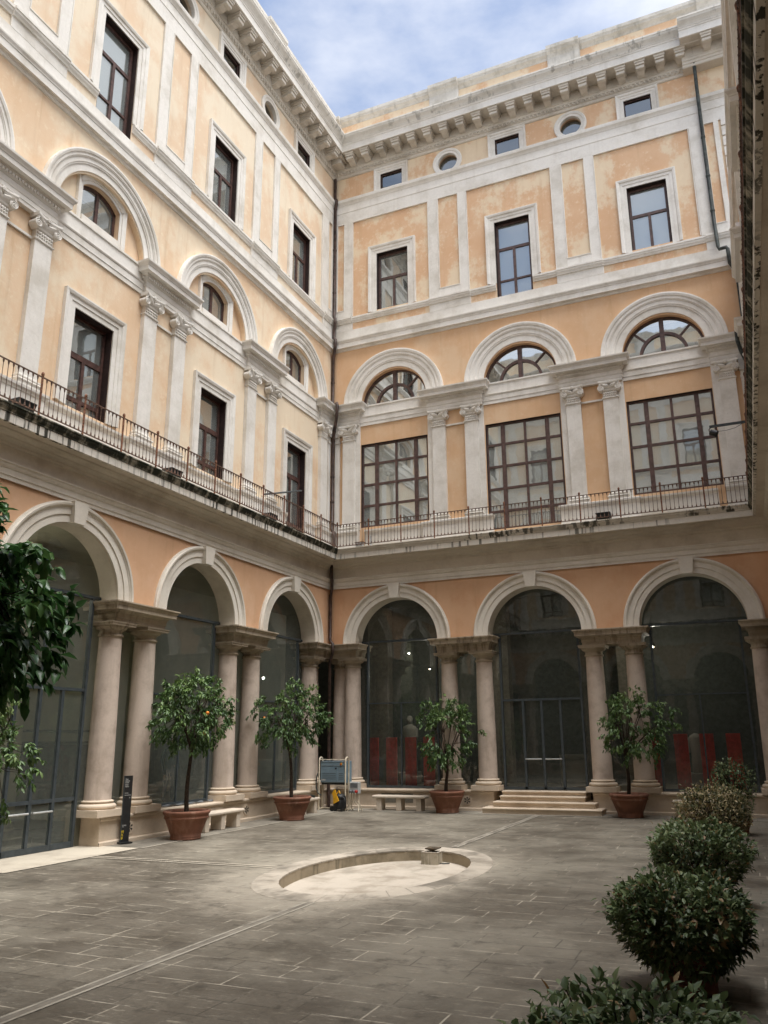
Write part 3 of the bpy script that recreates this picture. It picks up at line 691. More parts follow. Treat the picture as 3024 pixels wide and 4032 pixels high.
def wing(name, label, n, loc, rz, style, pm, zone_top=True, wide=None, doors=(), ext=0.0, opens=(), algae='stone_algae', upper_doors=(), door3=(), blinds={}):
    W = thing(name, label, 'palace wing', loc, rz)
    L = 2*C0+(n-1)*BP
    cs = [C0+BP*k for k in range(n)]; mids = [(cs[k]+cs[k+1])/2 for k in range(n-1)]
    p_low, p_mid, p_up = pm
    wide = style == 'grand'
    # ---- ground storey
    mb = MB(); wallgrid(mb, ZS, ZE+0.02, 0, L, [arc(c, ZS, r_, 0.55) for c in cs]); mb.build('lower_wall', p_low, W)
    mb = MB()                                                  # soffits under the spandrels + intrados stone skin
    for c in cs: inst(shared('intr', lambda: MB().arch([(r_-0.012, -0.02), (r_-0.012, -0.54)], 0, ZS, n=40).mesh('arch_intrados', 'stone_brown')), 'arch_intrados', W, (c, 0, 0))
    sm, bm_, cm = shared('shaft', shaft_mesh), shared('cbase', base_mesh), shared('ccap', cap_mesh)
    am, km = shared('av', archivolt_mesh), shared('ks', keystone_mesh)
    def column(x, y=0.36):
        o = inst(sm, 'column', W, (x, y, FZ)); inst(bm_, 'column_base', o); inst(cm, 'capital', o)
    for m in mids:
        column(m-0.632); column(m+0.632); inst(impost_mesh(0.92), 'impost', W, (m, 0, 0))
    for xx in (0.815, L-0.815): column(xx)
    for xx in (0.54, L-0.54): inst(impost_mesh(0.56), 'impost', W, (xx, 0, 0))
    for xx, y in ((0.22, 0.62), (L-0.22, 0.62)): column(xx, y)
    for c in cs: inst(am, 'arch_moulding', W, (c, 0, 0)); inst(km, 'keystone', W, (c, 0, 0))
    # plinth, interrupted at doors / steps
    segs = []; x = 0.0
    for k in sorted(set(doors) | set(opens)):
        segs.append((x, cs[k]-1.58)); x = cs[k]+1.58
    segs.append((x, L))
    PL = [(0.05, GZ-0.05), (0.05, 0.02), (0.035, 0.04), (0.0, 0.045), (0.0, 0.475), (0.015, 0.485), (0.03, 0.50), (0.045, 0.515), (0.05, 0.54), (0.045, 0.57), (0.0, FZ)]
    for a, b in segs:
        mb = MB(); mb.prof(PL, a, b, 1 if a == 0 else 0, 1 if b == L else 0)
        y1 = 1.0
        mb.quad((a, 0, FZ), (b, 0, FZ), (b, y1, FZ), (a, y1, FZ))
        for xx in (a, b):
            if 0.1 < xx < L-0.1: mb.quad((xx, -0.03, GZ-0.05), (xx, -0.03, FZ), (xx, y1, FZ), (xx, y1, GZ-0.05))
        mb.build('plinth', 'stone_plinth', W)
    nm = shared('niche', lambda: MB().box(-0.58, 0.58, -0.004, 0.02, 0.15, 0.45).mesh('plinth_niche', 'interior_dado'))
    for k in range(n):
        if k not in doors and k not in opens: inst(nm, 'plinth_niche', W, (cs[k], 0, 0))
    def rosette():
        mb = MB(); mb.disc_y(0, -0.02, 0.01, 0.27, 0.15, 22)
        return mb.mesh('vent_rosette', 'stone_plinth')
    def holes():
        mb = MB()
        for i in range(6):
            a = PI/6+i*PI/3; ca, sa = math.cos(a), math.sin(a); t = 0.022
            q = [(0.035, -t*0.5), (0.105, -t), (0.105, t), (0.035, t*0.5)]
            mb.poly([(ca*u-sa*v, 0.27+sa*u+ca*v) for u, v in q], -0.026, -0.0)
        mb.disc_y(0, -0.026, 0, 0.27, 0.018, 8)
        return mb.mesh('vent_hole', 'black_plastic')
    for m in mids:
        o = inst(shared('ros', rosette), 'vent_rosette', W, (m+(0.0 if rz == 0 else 0.1), 0, 0)); inst(shared('rosh', holes), 'vent_hole', o)
    # ---- glazing of the arcade
    GY = 0.54; ga = 'glass_arcade_left_lit' if name.startswith('left') else 'glass_arcade'
    for k, c in enumerate(cs):
        if k in opens: continue
        z0 = FZ+0.02 if k not in doors else (GZ+0.02 if style == 'side' else FZ+0.02)
        hw = 1.56
        def fr(z0=z0, k=k):
            mb = MB(); t = 0.035
            for s in (-1, 1): mb.box(s*1.33-t, s*1.33+t, GY-0.05, GY+0.05, z0, 5.63)
            mb.box(-1.6, 1.6, GY-0.05, GY+0.05, 5.62, 5.69)
            if k in doors:
                mb.box(-1.29, 1.29, GY-0.045, GY+0.045, 3.40, 3.47)
                if style == 'side':
                    for x in (-0.64, 0.02, 0.66): mb.box(x-0.04, x+0.04, GY-0.04, GY+0.04, z0, 5.62 if x == 0.02 else 3.40)
                    mb.box(-1.29, 1.29, GY-0.035, GY+0.035, 0.96, 1.04); mb.box(-1.29, 1.29, GY-0.04, GY+0.04, z0, z0+0.12)
                else:
                    for x in (-0.62, 0.0, 0.62): mb.box(x-0.04, x+0.04, GY-0.04, GY+0.04, z0, 3.40)
                    mb.box(-1.29, 1.29, GY-0.04, GY+0.04, z0, z0+0.08)
            else:
                mb.box(-1.29, 1.29, GY-0.045, GY+0.045, 3.44, 3.48)
                mb.box(-0.06, -0.02, GY-0.04, GY+0.04, z0, 3.44)
                mb.box(-1.29, 1.29, GY-0.045, GY+0.045, z0, z0+0.07)
            return mb.mesh('glazing_frame', 'grey_steel')
        o = inst(shared(('gfr', style, k in doors, z0), fr), 'glazing_frame', W, (c, 0, 0))
        def pn(z0=z0):
            mb = MB(); nn = 24
            poly = [(-2.2, z0), (2.2, z0)] + [(2.2, 5.4)] + [(2.2*math.cos(PI*i/nn), 5.4+2.15*math.sin(PI*i/nn)) for i in range(1, nn)] + [(-2.2, 5.4)]
            mb.add([(x, GY, z) for x, z in poly], [tuple(range(len(poly)))])
            return mb.mesh('pane', ga, False)
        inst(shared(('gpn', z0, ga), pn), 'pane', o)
        if k in doors:
            def hd():
                mb = MB()
                zz = 1.54 if style != 'side' else 0.78
                for s in (-1, 1): mb.tube([(s*0.06, GY-0.1, zz), (s*0.60, GY-0.1, zz)], 0.022, 8); mb.tube([(s*0.1, GY-0.1, zz), (s*0.1, GY, zz)], 0.012, 6); mb.tube([(s*0.56, GY-0.1, zz), (s*0.56, GY, zz)], 0.012, 6)
                return mb.mesh('push_bar', 'grey_box')
            inst(shared(('bar', style), hd), 'push_bar', o)
    # glazing strips between the paired columns
    for m in mids:
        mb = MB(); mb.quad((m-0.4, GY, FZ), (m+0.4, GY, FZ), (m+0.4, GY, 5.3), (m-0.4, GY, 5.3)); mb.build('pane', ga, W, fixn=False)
    # ---- arcade interior
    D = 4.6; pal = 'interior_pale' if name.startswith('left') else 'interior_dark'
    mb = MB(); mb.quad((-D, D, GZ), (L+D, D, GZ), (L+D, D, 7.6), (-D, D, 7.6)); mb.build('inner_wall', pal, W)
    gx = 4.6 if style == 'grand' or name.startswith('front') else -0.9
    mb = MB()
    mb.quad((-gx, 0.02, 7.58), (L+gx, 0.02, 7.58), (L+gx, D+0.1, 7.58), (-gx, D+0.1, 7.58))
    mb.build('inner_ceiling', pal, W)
    mb = MB(); x = -gx
    for k in sorted(doors if style == 'side' else ()):
        mb.box(x, cs[k]-1.6, 0.95, D+0.1, FZ-0.1, FZ); x = cs[k]+1.6
        for j in range(4): mb.box(cs[k]-1.6, cs[k]+1.6, 2.0+j*0.32, D+0.1, GZ-0.02 if j == 0 else FZ-0.16*(4-j), FZ-0.16*(3-j))
    mb.box(x, L+gx, 0.95, D+0.1, FZ-0.1, FZ); mb.build('inner_floor', 'interior_floor', W)
    if name.startswith('left'):
        mb = MB()
        for a, b in ((1.95, 2.01), (1.62, 1.69)): mb.box(0.3, L-0.3, D-0.05, D-0.001, a+FZ, b+FZ)
        mb.box(0.3, L-0.3, D-0.02, D-0.001, FZ, 1.6+FZ); mb.build('dado', 'interior_dado', W)
        for m in mids: MB().box(m-0.55, m-0.2, D-1.2, D-0.06, FZ, 7.5).build('inner_pier', 'interior_pale', W)
        mb = MB(); mb.box(cs[n-3]+0.5, cs[n-3]+1.9, D-0.6, D-0.055, GZ, 2.9); mb.build('dark_doorway', 'interior_room', W)
    else:
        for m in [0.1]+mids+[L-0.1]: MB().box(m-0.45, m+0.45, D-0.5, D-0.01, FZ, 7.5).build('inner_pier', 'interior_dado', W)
    # ---- main entablature and balcony ledge
    MB().prof(LEDGE_LOW, 0, L, 1, 1).build('architrave', 'stone_white_low', W)
    MB().prof(LEDGE_FRZ, 0, L, 1, 1).build('frieze', 'stone_brown', W)
    MB().prof(LEDGE_FAS, 0, L, 1, 1).build('ledge_fascia', 'stone_drip' if algae == 'stone_algae' else 'stone_drip_light', W)
    MB().prof(LEDGE_CYM, 0, L, 1, 1).build('ledge_moulding', algae, W)
    MB().prof(LEDGE_TOP, 0, L, 1, 1).build('ledge', 'stone_brown', W)
    # ---- second storey
    ops = []
    hw2 = 1.372 if wide else 0.655; zt2 = 13.19 if wide else 12.41
    for k, c in enumerate(cs):
        zb = 9.24 if k in upper_doors else 9.88
        ops.append(rect(c-hw2, c+hw2, zb, zt2, 0.16 if wide else 0.36))
        if wide: ops.append(arc(c, 14.79, 1.36, 0.26))
        else: ops.append(arc(c, 14.79, 1.54, 0.18))
    mb = MB(); wallgrid(mb, ZL, ZC, 0, L, ops); mb.build('middle_wall', p_mid, W)
    pm_, im_ = shared('pil', pilaster_mesh), shared('ion', ionic_mesh)
    PX = []
    for m in mids: PX += [m-0.632, m+0.632]
    PX += [0.815, L-0.815]
    for x in PX:
        o = inst(pm_, 'pilaster', W, (x, 0, 0)); inst(im_, 'capital', o)
    # respond strips in the corners
    for a, b in ((0.2, 0.40), (L-0.40, L-0.2)):
        mb = MB(); mb.box(a, b, -0.07, 0, 9.8, 13.985); mb.box(a-0.02, b+0.02, -0.10, 0, 13.36, 13.44); mb.box(a-0.03, b+0.03, -0.13, 0, 13.62, 13.99)
        mb.build('corner_respond', 'stone_white', W)
    if wide:
        for x in [m+q for m in mids for q in (-0.985, 0.985)]+[1.17, L-1.17]: MB().box(x-0.105, x+0.105, -0.045, 0, 9.8, 13.985).build('window_jamb', 'stone_white', W)
    for m in mids: inst(entab_mesh(0.92 if not wide else 1.08), 'impost_entablature', W, (m, 0, 0))
    for x in (0.36, L-0.36): inst(entab_mesh(0.74 if not wide else 0.9), 'impost_entablature', W, (x, 0, 0))
    # pilaster string between the pair (astragal) and bands under the lunettes
    for m in mids: MB().box(m-0.38, m+0.38, -0.05, 0, 13.37, 13.43).build('string_band', 'stone_white', W)
    for k, c in enumerate(cs):
        a = 1.41 if wide else 1.57
        mb = MB(); mb.prof([(0, 13.95), (0.04, 13.95), (0.04, 14.08), (0.055, 14.085), (0.055, 14.27), (0.07, 14.28), (0.085, 14.32), (0.03, 14.34), (0.03, 14.70), (0.06, 14.72), (0.06, 14.775), (-0.2, 14.785)], c-a, c+a)
        mb.build('lunette_band', 'stone_white', W)
    ri = 1.36 if wide else 1.54
    for c in cs: inst(upper_arch_mesh(ri, R_), 'arch_moulding', W, (c, 0, 0))
    # pedestal course
    mb = MB()
    PED = [(0.23, 9.02), (0.23, 9.10), (0.21, 9.13), (0.20, 9.14), (0.20, 9.60), (0.215, 9.61), (0.225, 9.65), (0.25, 9.69), (0.255, 9.75), (0.22, 9.77), (0.0, 9.78)]
    SILL = [(0.06, 9.02), (0.06, 9.62), (0.075, 9.63), (0.085, 9.66), (0.12, 9.70), (0.125, 9.76), (0.0, 9.79)]
    pe = 1.30 if wide else 1.12
    for m in mids: MB().ret(PED, m-pe+0.2, m+pe-0.2).build('pedestal', 'stone_white', W)
    MB().prof(PED, 0, 1.08 if not wide else 1.25, 1, 0, True).build('pedestal', 'stone_white', W); MB().prof(PED, L-(1.08 if not wide else 1.25), L, 0, 1, True).build('pedestal', 'stone_white', W)
    for k, c in enumerate(cs):
        a = (BP/2-pe-0.005)
        if k in upper_doors:
            MB().prof(SILL, c-a, c-hw2-0.0, caps=True).build('sill_course', 'stone_white', W); MB().prof(SILL, c+hw2, c+a, caps=True).build('sill_course', 'stone_white', W)
        else: MB().prof(SILL, c-a, c+a).build('sill_course', 'stone_white', W)
    for k, c in enumerate(cs):
        zb = 9.24 if k in upper_doors else 9.88
        if wide:
            rows = []; z = zt2-0.80
            while z > zb+0.2: rows.append((z, 0.042, -hw2, hw2)); z -= 0.83
            window_grid(W, c, hw2, zb, zt2, 0.12, [(-0.75, 0.072, zb, zt2), (0.06, 0.042, zb, zt2), (0.86, 0.072, zb, zt2)], rows, 'brown_metal', ('blind_grey', 0.0), glass='glass_pale', room=1.2)
            def lun():
                mb = MB(); y0, y1 = 0.16, 0.25
                mb.arch([(1.36, -y0), (1.36-0.07, -y0), (1.36-0.07, -y1)], 0, 14.79, n=32)
                mb.box(-1.3, 1.3, y0, y1, 14.785, 14.84); mb.box(-0.075, 0.075, y0-0.01, y1, 14.84, 16.08)
                mb.arch([(0.80, -y1), (0.80, -y0), (0.70, -y0), (0.70, -y1)], 0, 14.79, n=24)
                for s in (-1, 1):
                    a = PI/4; d = Vector((s*math.cos(a), 0, math.sin(a))); q = Vector((-d.z, 0, d.x))*0.03
                    p0 = Vector((0, 0, 14.79))+d*0.78; p1 = Vector((0, 0, 14.79))+d*1.31
                    mb.poly([((p0+q).x, (p0+q).z), ((p0-q).x, (p0-q).z), ((p1-q).x, (p1-q).z), ((p1+q).x, (p1+q).z)], y0+0.01, y1-0.01)
                return mb.mesh('lunette_window', 'brown_metal')
            o = inst(shared('lun', lun), 'lunette_window', W, (c, 0, 0))
            def lp():
                nn = 24; poly = [(1.36*math.cos(PI*i/nn), 14.79+1.36*math.sin(PI*i/nn)) for i in range(nn+1)]
                return MB().add([(x, 0.22, z) for x, z in poly], [tuple(range(len(poly)))]).mesh('pane', 'glass_lunette', False)
            inst(shared('lp', lp), 'pane', o)
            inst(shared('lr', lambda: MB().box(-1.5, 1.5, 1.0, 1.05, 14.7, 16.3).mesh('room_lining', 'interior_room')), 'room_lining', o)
        else:
            window_grid(W, c, hw2, zb, zt2, 0.26, [(0.0, 0.05, zb, 11.30)], [(11.35, 0.075, -hw2, hw2), (zb+0.35, 0.05, -hw2, hw2)], 'brown_wood', blinds.get((2, k)), fr=0.085)
            inst(surround_mesh(hw2, zb, zt2, 0.37), 'window_surround', W, (c, 0, 0))
            # blind lunette with a small segmental window
            mb = MB(); so = seg_arch(c, 0.66, 15.06, 15.92, 0.27, 0.25); xs_ = sorted(set([c-1.545+3.09*i/40 for i in range(41)]+[c-0.66+1.32*i/14 for i in range(15)]))
            top = lambda x: 14.79+math.sqrt(max(0, 1.545**2-(x-c)**2))
            for a, b in zip(xs_[:-1], xs_[1:]):
                if b-a < 1e-6: continue
                if c-0.66 < (a+b)/2 < c+0.66:
                    mb.quad((a, 0.16, 14.75), (b, 0.16, 14.75), (b, 0.16, 15.06), (a, 0.16, 15.06)); mb.quad((a, 0.16, so[3](a)), (b, 0.16, so[3](b)), (b, 0.16, top(b)), (a, 0.16, top(a)))
                    mb.quad((a, 0.16, so[3](a)), (b, 0.16, so[3](b)), (b, 0.37, so[3](b)), (a, 0.37, so[3](a))); mb.quad((a, 0.16, 15.06), (b, 0.16, 15.06), (b, 0.37, 15.06), (a, 0.37, 15.06))
                else: mb.quad((a, 0.16, 14.75), (b, 0.16, 14.75), (b, 0.16, top(b)), (a, 0.16, top(a)))
            for x in (c-0.66, c+0.66): mb.quad((x, 0.16, 15.06), (x, 0.16, so[3](x)), (x, 0.37, so[3](x)), (x, 0.37, 15.06))
            mb.build('lunette_panel', p_mid, W)
            def segwin():
                mb = MB(); hw = 0.66; ris = 0.27; rr = (hw*hw+ris*ris)/(2*ris); zc = 15.92+ris-rr; y0, y1 = 0.28, 0.36
                aa = math.asin(hw/rr); 
                mb.arch([(rr, -y0), (rr-0.08, -y0), (rr-0.08, -y1)], 0, zc, PI/2-aa, PI/2+aa, 14)
                mb.box(-hw, -hw+0.08, y0, y1, 15.06, 15.93); mb.box(hw-0.08, hw, y0, y1, 15.06, 15.93); mb.box(-hw, hw, y0+0.004, y1, 15.06, 15.14)
                mb.box(-0.05, 0.05, y0+0.006, y1, 15.1, 16.15)
                return mb.mesh('lunette_window', 'brown_wood')
            o = inst(shared('sw', segwin), 'lunette_window', W, (c, 0, 0))
            inst(shared('swp', lambda: MB().quad((-0.7, 0.32, 15.0), (0.7, 0.32, 15.0), (0.7, 0.32, 16.25), (-0.7, 0.32, 16.25)).mesh('pane', 'glass_window', False)), 'pane', o)
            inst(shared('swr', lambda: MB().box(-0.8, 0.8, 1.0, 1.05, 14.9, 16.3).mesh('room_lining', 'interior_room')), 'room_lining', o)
            def segsur():
                mb = MB(); hw = 0.66; ris = 0.27; rr = (hw*hw+ris*ris)/(2*ris); zc = 15.92+ris-rr; fw = 0.20; aa = math.asin(hw/rr); bb = math.asin(min(1, (hw+fw)/(rr+fw)))
                y = 0.15; pr = [(0, 0.02-y), (0.09, 0.02-y), (0.09, 0.05-y), (0.15, 0.06-y), (fw, 0.09-y), (fw, -0.02-y)]
                mb.arch([(rr+w, d) for w, d in pr], 0, zc, PI/2-aa, PI/2+aa, 14)
                for s in (-1, 1):
                    zt = lambda w: zc+math.sqrt((rr+w)**2-hw*hw)
                    n = len(pr); vs = [(s*(hw+w), -d, 15.06-fw) for w, d in pr]+[(s*(hw+w), -d, zt(w)) for w, d in pr]
                    mb.add(vs, [(i, i+1, n+i+1, n+i) for i in range(n-1)])
                    ear = [(s*hw, zt(0)), (s*(hw+fw), zt(fw)), (s*hw, zt(fw))]
                mb.box(-hw, hw, y-0.07, y+0.02, 15.06-fw, 15.06)
                return mb.mesh('window_surround', 'stone_white')
            inst(shared('sgs', segsur), 'window_surround', W, (c, 0, 0))
    MB().prof(STRING, 0, L+ext, 1, 0 if ext else 1).build('string_course', 'stone_white', W)
    if not zone_top:
        mb = MB(); mb.prof([(0.06, 17.74), (0.06, 17.95), (-6.0, 18.6), (-6.2, 18.6), (-6.2, 0)], -0.2, L+0.2, 0, 0, False); mb.build('roof', 'roof_dark', W)
        mb = MB(); mb.quad((-6, 6.0, 0), (L+6, 6.0, 0), (L+6, 6.0, 18.6), (-6, 6.0, 18.6)); mb.build('outer_wall', p_mid, W)
        return W
    # ---- third storey
    ops = []; hw3 = 0.685 if wide else 0.655; zt3 = 21.42 if wide else 21.33
    for k, c in enumerate(cs):
        ops.append(rect(c-hw3, c+hw3, 18.2 if k in door3 else 18.86, zt3, 0.30))
        ops.append(rect(c-0.49, c+0.49, 24.39, 25.16, 0.25))
    ovs = mids
    for m in ovs: ops.append(circ(m, 24.79, 0.42, 0.3))
    mb = MB(); wallgrid(mb, ZC, ZT+0.02, 0, L+ext, ops); mb.build('upper_wall', p_up, W)
    yd = 0.05
    strips = [(0.0, 0.19), (0.55, 0.9), (L-1.04, L-0.55), (L-0.19, L)]
    for m in mids: strips += [(m-0.87, m-0.48), (m+0.40, m+0.75)]
    for a, b in strips:
        a0 = a+yd if a == 0 else a; b0 = b-yd if b == L else b
        MB().box(a0, b0, -yd, 0.01, 18.80, 23.2).build('pilaster_strip', 'stone_white', W)
    for a, b in [(0.19, 0.55), (L-0.55, L-0.19)]+[(m-0.48, m+0.40) for m in mids]:
        MB().box(a, b, -yd+0.001, 0.01, 18.80, 19.11).build('panel_foot', 'stone_white', W)
    def border(a, b, z0, foot):      # raised edge moulding round a plaster panel
        e = 0.03; mb = MB(); P_ = [(a, z0), (a, 23.2), (b, 23.2), (b, z0)]; Q_ = [(a+e, z0+(e if foot else 0)), (a+e, 23.2-e), (b-e, 23.2-e), (b-e, z0+(e if foot else 0))]
        vs = [(x, -0.065, z) for x, z in P_]+[(x, -0.065, z) for x, z in Q_]+[(x, 0.01, z) for x, z in P_]+[(x, 0.01, z) for x, z in Q_]
        fs = []
        for i in range(4 if foot else 3):
            j = (i+1) % 4; fs += [(i, j, 4+j, 4+i), (8+i, 8+j, j, i), (4+i, 4+j, 12+j, 12+i)]
        mb.add(vs, fs); mb.build('panel_border', 'stone_white', W)
    for a, b in [(0.19, 0.55), (L-0.55, L-0.19)]+[(m-0.48, m+0.40) for m in mids]: border(a, b, 19.11, True)
    for c in cs: border(c-1.77, c+1.62, 18.8, False)
    # sill mouldings + panels beneath
    SIL3 = [(0.0, 18.50), (0.04, 18.505), (0.05, 18.55), (0.085, 18.60), (0.09, 18.66), (0.11, 18.67), (0.11, 18.74), (0.0, 18.78)]
    SIL3b = [(d+0.055, z) for d, z in SIL3]; SIL3b[0] = (0.0, 18.50); SIL3b[-1] = (0.0, 18.78)
    spans = [(0, 0.92)]+[(m-0.9, m+0.78) for m in mids]+[(L-0.92, L)]
    for a, b in spans:
        MB().prof([(0.0, 18.19), (0.055, 18.19), (0.055, 18.5)]+SIL3b[1:], a, b, 1 if a == 0 else 0, 1 if b == L else 0, True).build('panel_pedestal', 'stone_white', W)
    prev = 0.92
    for k, c in enumerate(cs):
        a = 0.92 if k == 0 else mids[k-1]+0.78; b = L-0.92 if k == n-1 else mids[k]-0.9
        if k in door3: MB().prof(SIL3, a, c-hw3-0.02, 0, 0, True).build('sill_course', 'stone_white', W); MB().prof(SIL3, c+hw3+0.02, b, 0, 0, True).build('sill_course', 'stone_white', W)
        else: MB().prof(SIL3, a, b).build('sill_course', 'stone_white', W)
    for k, c in enumerate(cs):
        zb = 18.2 if k in door3 else 18.86
        rows = [(20.31, 0.055, -hw3, hw3)]
        if k in door3: rows.append((18.95, 0.035, -hw3, hw3))
        window_grid(W, c, hw3, zb, zt3, 0.22, [(0.0, 0.05, zb, 20.26)], rows, 'brown_metal' if wide else 'brown_wood', blinds.get((3, k)), fr=0.10)
        inst(surround_mesh(hw3, 18.79, zt3, 0.345), 'window_surround', W, (c, 0, 0))
        window_grid(W, c, 0.49, 24.39, 25.16, 0.10, [], [], 'brown_metal', blinds.get((4, k)), glass='glass_dark', fr=0.04)
        inst(surround_mesh(0.49, 24.37, 25.16, 0.27), 'window_surround', W, (c, 0, 0))
    def ring():
        mb = MB(); mb.arch([(0.41, -0.1), (0.41, 0.035), (0.50, 0.04), (0.52, 0.065), (0.585, 0.075), (0.62, 0.06), (0.62, -0.02)], 0, 24.79, 0, 2*PI, 40)
        return mb.mesh('oval_surround', 'stone_white')
    for m in ovs:
        o = inst(shared('ring', ring), 'oval_surround', W, (m, 0, 0))
        def op(): 
            return MB().add([(0.43*math.cos(2*PI*i/28), 0.2, 24.79+0.43*math.sin(2*PI*i/28)) for i in range(28)], [tuple(range(28))]).mesh('pane', 'glass_dark', False)
        inst(shared('op', op), 'pane', o)
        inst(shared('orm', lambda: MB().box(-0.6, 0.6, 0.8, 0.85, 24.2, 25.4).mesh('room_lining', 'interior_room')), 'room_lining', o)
    MB().prof(FRIEZE, 0, L+ext, 1, 0 if ext else 1).build('upper_frieze', 'stone_white', W)
    # ---- crowning cornice
    e1 = 0 if ext else 1; LE = L+ext
    mb = MB().prof(CORN_A, 0, LE, 1, e1)
    x = 0.25
    while x < LE-0.2:
        mb.ball((x, -0.125, 25.645), 0.05, 6, 4, (0.85, 0.7, 1.1)); x += 0.155
    x = 0.25
    while x < LE-0.2:
        mb.box(x, x+0.075, -0.165, -0.13, 25.80, 25.83); x += 0.13
    mb.build('cornice_bed', 'stone_modillion', W)
    MB().prof(CORN_B, 0, LE, 1, e1).build('corona', 'stone_white', W)
    MB().prof(CORN_C, 0, LE, 1, e1).build('cornice_gutter', 'stone_top', W)
    nm_ = int((L-2*0.82)/0.70); mo = shared('mod', modillion_mesh)
    stepm = (L-2*1.02)/nm_
    for i in range(nm_+1): inst(mo, 'modillion', W, (1.02+i*stepm, 0, 0))
    mb = MB()
    mb.box(0.16, 0.60, -0.60, -0.16, 25.84, 26.05); mb.box(0.16, 0.70, -0.70, -0.16, 26.06, 26.16)
    mb.build('corner_modillion', 'stone_modillion', W)
    if ext:     # the cornice breaks forward at the pavilion at the end
        x0 = 14.33; sh = lambda P, d=0.33: [(0.0 if q[0] < 0.02 else q[0]+d, q[1]) for q in P]
        mb = MB()
        for P, z in ((CORN_A, 0), ): mb.prof(sh(P), x0, LE-0.003, 0, 0, False)
        mb.box(x0, LE-0.003, -0.33, 0.0, 25.475, 26.15)
        mb.build('pavilion_cornice_bed', 'stone_modillion', W)
        mb = MB(); mb.prof(sh(CORN_B), x0-0.005, LE-0.003); mb.poly([(x0, 0), (x0, 0), (x0, 0)], 0, 0) if False else None
        mb.quad((x0-0.005, -0.70, 26.19), (x0-0.005, -1.085, 26.19), (x0-0.005, -1.085, 26.47), (x0-0.005, -0.70, 26.47))
        mb.build('pavilion_corona', 'stone_white', W)
        mb = MB(); P = sh(CORN_C); mb.prof(P, x0-0.005, LE-0.003)
        mb.add([(x0-0.005, -d, z) for d, z in P[:-1]]+[(x0-0.005, -0.7, P[-2][1]), (x0-0.005, -0.7, 26.53)], [tuple(range(len(P)+1))])
        mb.build('pavilion_gutter', 'stone_top', W)
        inst(mo, 'modillion', W, (15.2, -0.34, 0)); inst(mo, 'modillion', W, (16.1, -0.34, 0))
        for i in range(13):
            z = 17.9+i*0.42; MB().box(15.34, 15.34+(0.62 if i % 2 else 0.44), -0.07, 0.0, z, z+0.36).build('quoin', 'stone_white', W)
    MB().prof(PARAPET, 0, LE, -0.0, 0).build('parapet', p_up, W)
    mb = MB(); mb.prof([(d+0.004, z) for d, z in PARAPET[1:]], 0, LE); 
    spn = [(m-0.67, m+0.60) for m in mids]+([(15.05, 16.4)] if ext else [])+([(0.0, 0.35)] if ext else [])
    for a, b in spn:
        mb.prof([(0.14, 26.9), (0.14, 28.08), (0.16, 28.12), (0.19, 28.2), (0.26, 28.27), (0.28, 28.33), (0.32, 28.38), (0.32, 28.53), (-0.3, 28.575)], a, b, 0, 0, True)
    mb.build('parapet_cap', 'stone_cap', W)
    mb = MB(); mb.quad((-6, 0.35, 26.9), (LE+6, 0.35, 26.9), (LE+6, 6.3, 28.2), (-6, 6.3, 28.2)); mb.quad((-6, 0.36, 26.8), (LE+6, 0.36, 26.8), (LE+6, 0.36, 28.56), (-6, 0.36, 28.56)); mb.build('roof', 'roof_dark', W)
    mb = MB(); mb.quad((-6, 6.2, 0), (LE+6, 6.2, 0), (LE+6, 6.2, 28.2), (-6, 6.2, 28.2)); mb.build('outer_wall', p_up, W)
    return W

back = wing('back_wing', 'far palace wing of three arched bays with big gridded windows and orange plaster', 3, (0, 0, 0), 0, 'grand',
            ('plaster_lower', 'plaster_mid', 'plaster_upper'), ext=4.0, opens=(), doors=(1,), algae='stone_algae_light', upper_doors=(1,), door3=(1,),
            blinds={(3, 1): ('blind', 0.0), (3, 2): ('blind', 0.0)})
left = wing('left_wing', 'long palace wing on the left with framed windows and a mossy balcony ledge', 5, (0, -LS, 0), PI/2, 'side',
            ('plaster_left_lower', 'plaster_left', 'plaster_left_upper'), doors=(2,), upper_doors=(4,), door3=(2,), blinds={(2, 2): ('blind_grey', 0.55), (2, 3): ('blind_grey', 0.6), (2, 4): ('blind_grey', 0.5), (3, 4): ('blind_grey', 0.55), (3, 2): ('blind', 0.0)})
rightw = wing('right_wing', 'palace wing seen edge-on at the right border with a mossy ledge', 5, (LB, 0, 0), -PI/2, 'side',
              ('plaster_lower', 'plaster_mid', 'plaster_upper'), zone_top=False, doors=(2,))
front = wing('front_wing', 'palace wing behind the viewpoint, mirrored in the far windows', 3, (LB, -LS, 0), PI, 'side',
             ('plaster_left_lower', 'plaster_left', 'plaster_left_upper'), opens=(0,), blinds={(2, 0): ('blind', 0.0), (2, 1): ('blind', 0.0), (2, 2): ('blind', 0.0)})

# steps of the far wing
mb = MB()
for w0, w1, d, z0, z1 in ((5.90, 9.58, 0.80, GZ-0.05, 0.12), (6.18, 9.36, 0.50, 0.11, 0.285), (6.32, 9.0, 0.20, 0.28, 0.44), (6.32, 9.0, -0.08, 0.43, FZ-0.002)):
    mb.box(w0, w1, -d+0.04, 0.95, z0, z1-0.05); mb.rbox(w0-0.02, w1+0.02, -d, 0.95, z1-0.055, z1, 0.02)
tag(mb.build('stone_steps', 'stone_plinth'), 'four pale stone steps up to the glass doors of the far wing', 'steps')

